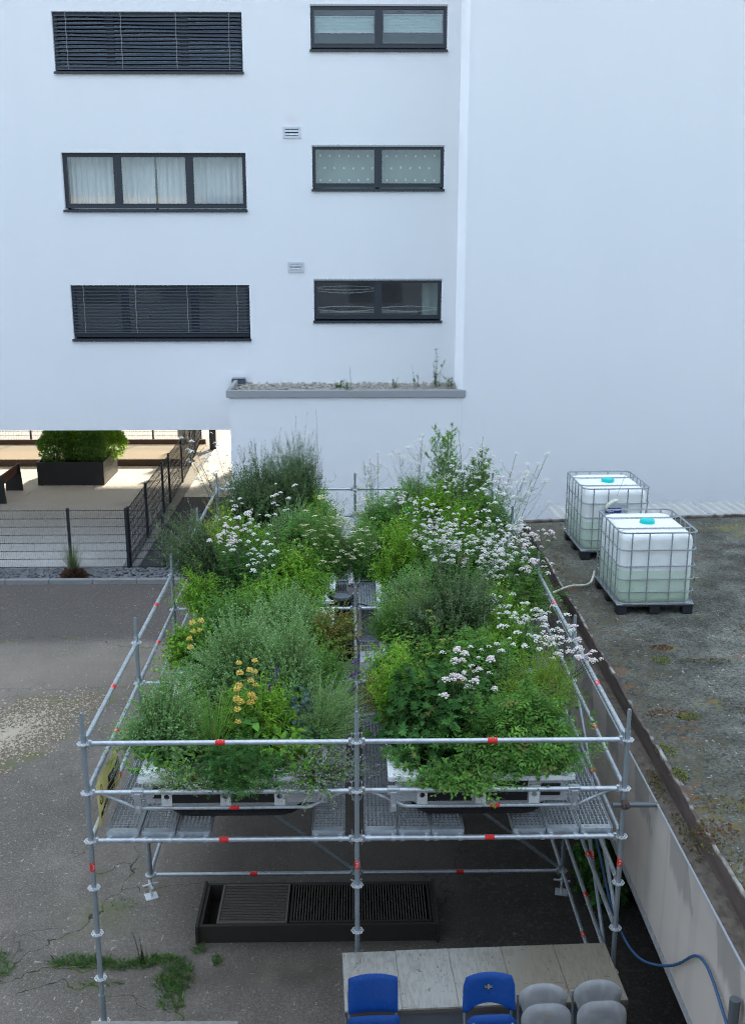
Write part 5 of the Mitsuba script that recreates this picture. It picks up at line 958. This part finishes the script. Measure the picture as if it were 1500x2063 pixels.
for no, (kind, bx_, by_, lean, H, R, lab) in enumerate(BEDS):
    rng = np.random.default_rng(100 + no); base = np.array([bx_, by_, SOIL]); key = thing(NAME[kind], lab, CAT[kind])
    if kind in ('valerian', 'pinkval', 'outval'):
        dense = 'thick flower band' in lab; thin = 'thin' in lab or 'open' in lab or 'small headed' in lab
        heads = 84 if dense else 44 if 'tall white' in lab or 'leaning out' in lab or 'cluster' in lab else 11 if 'few' in lab or 'thin valerian' in lab else 30
        if kind == 'outval': heads = 22
        if kind == 'pinkval': heads = 32
        valerian(key, rng, base, H, R, (lean, -.15 if kind == 'pinkval' and by_ < 1 else 0), heads, kind != 'valerian' or 'pink' in lab, 18 if dense else 3 if thin else 5 if kind != 'outval' else 3, size=.037 if by_ < 2 else .034 if dense else .034 if not thin else .042, spread=1.5 if thin else 1.0, leafy=not thin or True)
    elif kind == 'grass':
        m = MB(); n = 190; a = rng.uniform(0, 2 * PI, n); L = rng.uniform(.35, 1.0, n) * 1.0; out = rng.uniform(.05, .75, n) * L; V, F = [], []
        ts = np.linspace(0, 1, 7); w = .0042 * rng.uniform(.6, 1.3, n); d = np.stack([np.cos(a), np.sin(a), 0 * a], 1); s_ = np.stack([-np.sin(a), np.cos(a), 0 * a], 1); f0 = base + d * rng.uniform(0, .07, (n, 1))
        C_ = tint(rng, n, G['mid'] + G['bright'] + [(.28, .30, .16)])
        for t in ts: P_ = f0 + d * (out * t ** 1.7)[:, None]; P_[:, 2] += L * (t * 1.0 - .42 * (out / L) * t ** 2.6); V.append(np.stack([P_ - s_ * (w * (1 - t ** 2))[:, None], P_ + s_ * (w * (1 - t ** 2))[:, None]], 1))
        V = np.stack(V, 1).reshape(-1, 3); i = np.arange(6); F = np.stack([2 * i, 2 * i + 1, 2 * i + 3, 2 * i + 2], 1); F = (F[None] + np.arange(n)[:, None, None] * 14).reshape(-1, 4)
        add('blades', (V, F), 'leaf', key, color=np.repeat(C_, 14, 0).clip(.005, .8))
    elif kind == 'twigs':
        q = stems(rng, 26, base, H, R, (lean, 0), top=.55); v, f, c = stem_mesh(q, .004, (.11, .12, .08), rng, 6); add('stems', (v, f), 'stalk', key, color=c.clip(0, .8)); v, f, c = leafed(rng, q, 12, 'needle', .05, .008, G['mug'], .3, .7, .7); add('foliage', (v, f), 'leaf', key, color=c.clip(.005, .8))
    elif kind == 'willow':
        n = 34 if H > 1.6 else 30; q = stems(rng, n, base, H, R, (lean, 0), top=.34, foot=.15); m = MB(); fl = MB()
        for s in range(n):
            qq = tuple(c[s:s + 1] for c in q); nb = 11; tt_ = np.linspace(.25, .92, nb); P_, tg = on(tuple(np.repeat(c, nb, 0) for c in qq), tt_); a = rng.uniform(0, 2 * PI, nb); ln = .22 * (1.15 - tt_) * H / 1.5; E = P_ + np.stack([np.cos(a) * ln, np.sin(a) * ln, ln * 1.1], 1); q2 = (P_, (P_ * .5 + E * .5) + [0, 0, -.02], E)
            fl.add(*leafed(rng, q2, 13, 'ovate', .050, .024, G['bright'] + G['mid'], .2, .8, .5, taper=.2)); fl.add(*leafed(rng, qq, 34, 'ovate', .050, .024, G['bright'] + G['mid'], .3, .8, .5, taper=.3)); m.add(*stem_mesh(q2, .0022, (.12, .13, .06), rng, 2))
        m.add(*stem_mesh(q, .006, (.11, .11, .06), rng, 6)); add('crown', fl.mesh(), 'leaf', key, color=fl.color().clip(.005, .8)); add('branches', m.mesh(), 'stalk', key, color=m.color().clip(.005, .8))
    else:
        if by_ < .5 and kind in ('tansy', 'ivy', 'thyme', 'catmint'): base = base + [0, -.10, 0]
        Hb = H * (.55 if kind == 'phlomis' else 1.0); Rb = R * (1.15 if kind in ('tansy', 'catmint', 'ivy', 'thyme') else 1.05)
        q = bush(key, rng, kind, base, Hb, Rb, (lean, 0), ry=.6 if kind in ('ivy', 'thyme') else .85 if by_ < .5 else 1.0)
        if kind == 'phlomis':
            for k in range(4 if H > .8 else 3):
                ox, oy, hf = ((-.05, .0, 1.0), (.085, .12, .97), (-.06, -.18, .80), (.05, .05, .90))[k]; fx, fy = base[0] + ox * R / .25, by_ + oy; h = H * hf; sv = add('flower_stalk', tube([[fx * .6 + base[0] * .4, fy, SOIL], [fx, fy, SOIL + h * .6], [fx, fy, SOIL + h + .03]], [.008, .006, .004], 6), 'stalk_green', key, smooth=True)
                for j in range(4 if H > .8 else 2): head(sv, 'flower_whorl', WHORL, (fx + rng.normal(0, .006), fy, SOIL + h - .02 - j * rng.uniform(.10, .14)), .037 * rng.uniform(.75, 1.15), rng)
        if kind == 'thyme': specks(key, rng, q, 2, .0065, [(.50, .50, .46), (.42, .43, .38), (.52, .47, .48)])
        if kind == 'catmint': specks(key, rng, q, 3, .0085, [(.34, .28, .34), (.40, .33, .38), (.28, .22, .28), (.36, .33, .32)])
        if kind in ('sage',) or 'mauve spikes' in lab:
            m = MB()
            for k in range(11):
                q1 = tuple(c[k * 3:k * 3 + 1] for c in q); P_, tg = on(tuple(np.repeat(c, 16, 0) for c in q1), np.linspace(.72, 1.18, 16)); o = trimesh.creation.icosahedron()
                for p1 in P_: m.add(np.array(o.vertices) * .011 * rng.uniform(.7, 1.2) + p1 + rng.normal(0, .005, 3), np.array(o.faces), tint(rng, 1, [(.16, .05, .30), (.22, .09, .36)])[0])
            add('flower_spikes', m.mesh(), 'petal', key, color=m.color().clip(0, .9), kind='stuff')
        if kind == 'feverfew':
            for k in range(0, min(len(q[2]), 300), max(1, len(q[2]) // (130 if R > .4 else 50))):
                head(key, 'flower_head', HEAD_C[k % 2], q[2][k] + [0, 0, .01], .044 * rng.uniform(.6, 1.2), rng)
        if kind == 'artemisia' and 'dome' in lab: specks(key, rng, tuple(c[::3] for c in q), 1, .006, [(.70, .70, .50), (.6, .62, .4)])
        if kind == 'goldenrod': specks(key, rng, tuple(c[::2] for c in q), 3, .012, [(.45, .45, .05), (.36, .40, .05)])
        if kind == 'lovage':
            for k in range(0, len(q[2]), max(1, len(q[2]) // 22)): head(key, 'flower_head', HEAD_G[0], q[2][k] + [0, 0, .05], .042 * rng.uniform(.7, 1.2), rng)
        if kind == 'mugwort':
            n = 240 if 'thicket' in lab and 'tall dark' in lab else 90; ii = rng.integers(0, len(q[2]), min(n, len(q[2]))); m = MB(); cc = [(.30, .285, .24), (.24, .25, .20), (.33, .30, .25)] if 'grey' in lab else [(.085, .11, .075), (.11, .13, .09)]
            for k in ii:
                p2 = q[2][k]; q1 = (p2[None], p2[None] + [[rng.normal(0, .01), rng.normal(0, .01), .07]], p2[None] + [[rng.normal(0, .02), rng.normal(0, .02), rng.uniform(.10, .20)]]); m.add(*leafed(rng, q1, 20, 'needle', .026, .009, cc, .0, .6, .7, taper=.5))
            add('flower_spikes', m.mesh(), 'leaf', key, color=m.color().clip(.005, .8), kind='stuff')

# leafy undergrowth that fills each tub: nobody could count it
for no, (side, cx) in enumerate((('left', -1.175), ('right', 1.18))):
    for r_ in range(4):
        rng = np.random.default_rng(300 + no * 4 + r_); n = 640 if r_ else 480; x_, y_ = cx + rng.uniform(-.86, .86, n), r_ * 2.5 + 1.25 + rng.uniform(-1.12, 1.05, n); h = rng.uniform(.16, .72 if r_ else .5, n) * (1 - .5 * np.maximum(np.abs(x_ - cx) / .86, np.abs(y_ - r_ * 2.5 - 1.25) / 1.12) ** 4); out = np.stack([(x_ - cx) * np.where((x_ - cx) * cx < 0, .16, .36), (y_ - r_ * 2.5 - 1.25) * .12, 0 * x_], 1)
        P0 = np.stack([x_ * .9 + cx * .1, y_, 0 * x_ + SOIL], 1); P2 = P0 + out + np.stack([rng.normal(0, .07, n), rng.normal(0, .07, n), h], 1); q = (P0, P0 * .5 + P2 * .5 + [0, 0, .06], P2); mm = MB()
        for kd, L_, W_, cs, sl in (('ovate', .06, .04, G['mid'], slice(0, 240)), ('fern', .13, .12, G['dark'] + G['mid'], slice(240, 430)), ('lance', .08, .024, G['mid'] + G['grey'][:2], slice(430, 450)), ('lance', .075, .020, G['bright'], slice(450, 640))):
            mm.add(*leafed(rng, tuple(k_[sl] for k_ in q), 13 if kd != 'fern' else 7, kd, L_ * 1.12, W_ * 1.12, cs, .1, .9, .25))
        tag(add('undergrowth', mm.mesh(), 'leaf', color=mm.color().clip(.005, .8)), f'mixed low green undergrowth filling the {ORD[r_]} planter tub of the {side} row', kind='stuff')

# plants away from the beds
def free_bush(name, label, cat, spec, base, H, R, seed, n=None, lean=(0, 0), ry=1.0, cols=None):
    key = thing(name, label, cat); rng = np.random.default_rng(seed); q = bush(key, rng, spec, np.array(base, float), H, R, lean, ry=ry); return key
def clipped(label, x, y, R, H, cols, seed):
    key = thing('box_shrub', label, 'shrub', None); rng = np.random.default_rng(seed); n = 5200; d = unit(rng.normal(size=(n, 3))); d[:, 2] = np.abs(d[:, 2]) * np.where(rng.uniform(0, 1, n) < .2, -1, 1); rr = rng.uniform(.72, 1.06, n) * (1 + .12 * (meshkit.noise(d * 3 + seed) - .5) * 2)
    P_ = np.array([x, y, .62 + H * .45]) + d * rr[:, None] * [R, R * .9, H * .55]; D = d + rng.normal(0, .7, (n, 3)); v, f, c = leaves(P_, D, d + rng.normal(0, .4, (n, 3)), rng.uniform(.05, .09, n), rng.uniform(.04, .06, n), tint(rng, n, cols), 'lance'); add('crown', (v, f), 'leaf', key, color=c.clip(.005, .8))
    q = stems(rng, 24, np.array([x, y, .62]), H * .9, R * .7); v, f, c = stem_mesh(q, .012, (.10, .08, .05), rng); add('branches', (v, f), 'stalk', key, color=c.clip(0, 1))
clipped('dark rounded box shrub at the left end of the dark planter box', -9.55, 24.95, .52, 1.10, G['mid'], 1); clipped('lighter loose shrub in the middle of the dark planter box', -9.0, 25.3, .42, 1.05, G['bright'], 2); clipped('dark rounded box shrub at the right front of the dark planter box', -8.38, 24.95, .47, 1.10, G['mid'], 3); clipped('sunlit yellow green shrub at the back right of the dark planter box', -8.1, 25.9, .60, 1.0, G['bright'], 4)
def tuft(name, label, cat, base, n, L, cols, seed, spread=.8, w=.004):
    key = thing(name, label, cat); rng = np.random.default_rng(seed); a = rng.uniform(0, 2 * PI, n); Ls = L * rng.uniform(.45, 1.0, n); out = Ls * rng.uniform(.05, spread, n); ts = np.linspace(0, 1, 6); d = np.stack([np.cos(a), np.sin(a), 0 * a], 1); s_ = np.stack([-np.sin(a), np.cos(a), 0 * a], 1); f0 = np.asarray(base) + d * rng.uniform(0, .08, (n, 1)); V = []
    for t in ts: P_ = f0 + d * (out * t ** 1.6)[:, None]; P_[:, 2] += Ls * (t - .4 * (out / Ls) * t ** 2.5); V.append(np.stack([P_ - s_ * w * (1 - t ** 2), P_ + s_ * w * (1 - t ** 2)], 1))
    V = np.stack(V, 1).reshape(-1, 3); i = np.arange(5); F = np.stack([2 * i, 2 * i + 1, 2 * i + 3, 2 * i + 2], 1); F = (F[None] + np.arange(n)[:, None, None] * 12).reshape(-1, 4); add('blades', (V, F), 'leaf', key, color=np.repeat(tint(rng, n, cols), 12, 0).clip(.005, .8)); return key
gt = tuft('ornamental_grass', 'thin ornamental grass with a brown base in the gravel before the fence', 'grass tuft', (-6.56, 15.05, 0), 150, 1.1, G['mug'] + [(.16, .13, .07)], 5, .75, .006)
add('dry_base', *(lambda m: (m[:2], 'leaf'))(clump_mesh(np.random.default_rng(2), 500, -6.52, 14.92, 0, .26, .14, .20, .16, [(.13, .075, .05), (.10, .06, .04)])), gt, color=clump_mesh(np.random.default_rng(2), 500, -6.52, 14.92, 0, .26, .14, .20, .16, [(.13, .075, .05), (.10, .06, .04)])[2])
# weeds in the asphalt cracks: nobody could count them
rng = np.random.default_rng(21); m = MB()
for (cx, cy, rx, ry, n, h) in ((-3.95, 1.15, .16, .32, 210, .10), (-3.05, 1.28, .36, .09, 310, .10), (-2.55, 1.22, .30, .09, 240, .09), (-2.18, 1.30, .28, .07, 210, .09), (-1.98, .98, .20, .26, 400, .10), (-1.95, .62, .14, .14, 150, .07), (-1.78, 1.50, .08, .12, 60, .08), (-2.75, .93, .25, .05, 60, .05), (-1.55, 1.28, .06, .10, 65, .08), (-2.8, 2.35, .16, .13, 55, .03)):
    a = rng.uniform(0, 2 * PI, n); r_ = np.sqrt(rng.uniform(0, 1, n)); P_ = np.stack([cx + rx * r_ * np.cos(a), cy + ry * r_ * np.sin(a), 0 * a], 1); az = rng.uniform(0, 2 * PI, n); D = np.stack([np.cos(az), np.sin(az), rng.uniform(.3, 1.6, n)], 1)
    m.add(*leaves(P_, D, np.array([[0, 0, 1.0]]) + 0 * D + rng.normal(0, .3, D.shape), h * rng.uniform(.5, 1.2, n), rng.uniform(.007, .014, n), tint(rng, n, G['dark'] + G['mid'] + [(.13, .17, .06)]), 'lance'))
tag(add('weeds', m.mesh(), 'leaf', color=m.color().clip(.005, .8)), 'green weeds growing along the cracks of the asphalt at the lower left', kind='stuff')
free_bush('shaded_shrub', 'dark leafy shrub in the shade between the scaffold and the beige wall', 'shrub', 'maple', (3.05, 2.6, 0), 1.25, .42, 31)
k = thing('dead_weed', 'bare brown dead weed stalk between the green weeds in the asphalt', 'weed'); q = stems(np.random.default_rng(9), 7, np.array([-2.38, 1.28, 0]), .42, .12); v, f, c = stem_mesh(q, .006, (.045, .035, .025), np.random.default_rng(9)); add('stems', (v, f), 'stalk', k, color=c.clip(0, 1))
# dry weeds on the gravel of the annex
for no, (label, x, y, H, leafy, n) in enumerate((('short leafy weed above the joint of the metal coping', -.38, 15.2, .30, 30, 4), ('tall bare weed stalk just right of the coping joint', -.08, 15.3, .66, 0, 1), ('low leafy weed left of the tall bare stalk', -.18, 15.0, .26, 14, 3), ('small leafy weed in the middle of the right half of the gravel ledge', .88, 15.2, .28, 16, 2), ('branched dry weed left of the leafy corner weeds', 1.42, 15.4, .58, 8, 3), ('tall leafy weed with a curved stalk near the corner of the white wall', 1.86, 15.3, .88, 70, 4), ('small leafy weed in the corner of the white wall on the gravel', 2.16, 15.3, .42, 34, 4), ('thin dry stalk on the left part of the gravel ledge', -1.62, 15.4, .26, 0, 1))):
    k = thing('ledge_weed', label, 'weed'); rng = np.random.default_rng(60 + no); q = stems(rng, n, np.array([x, y, 4.38]), H, .14 if n > 1 else .02, top=.6); v, f, c = stem_mesh(q, .007, (.10, .09, .07), rng); add('stems', (v, f), 'stalk', k, color=c.clip(0, 1))
    if leafy: v, f, c = leafed(rng, q, leafy // n + 1, 'ovate', .10, .045, G['dark'] + G['mug'], .05, .7, .5, pw=1.6); add('foliage', (v, f), 'leaf', k, color=c.clip(.005, 1))
print('entries', len(scene), 'things', sum('category' in v for v in labels.values()))
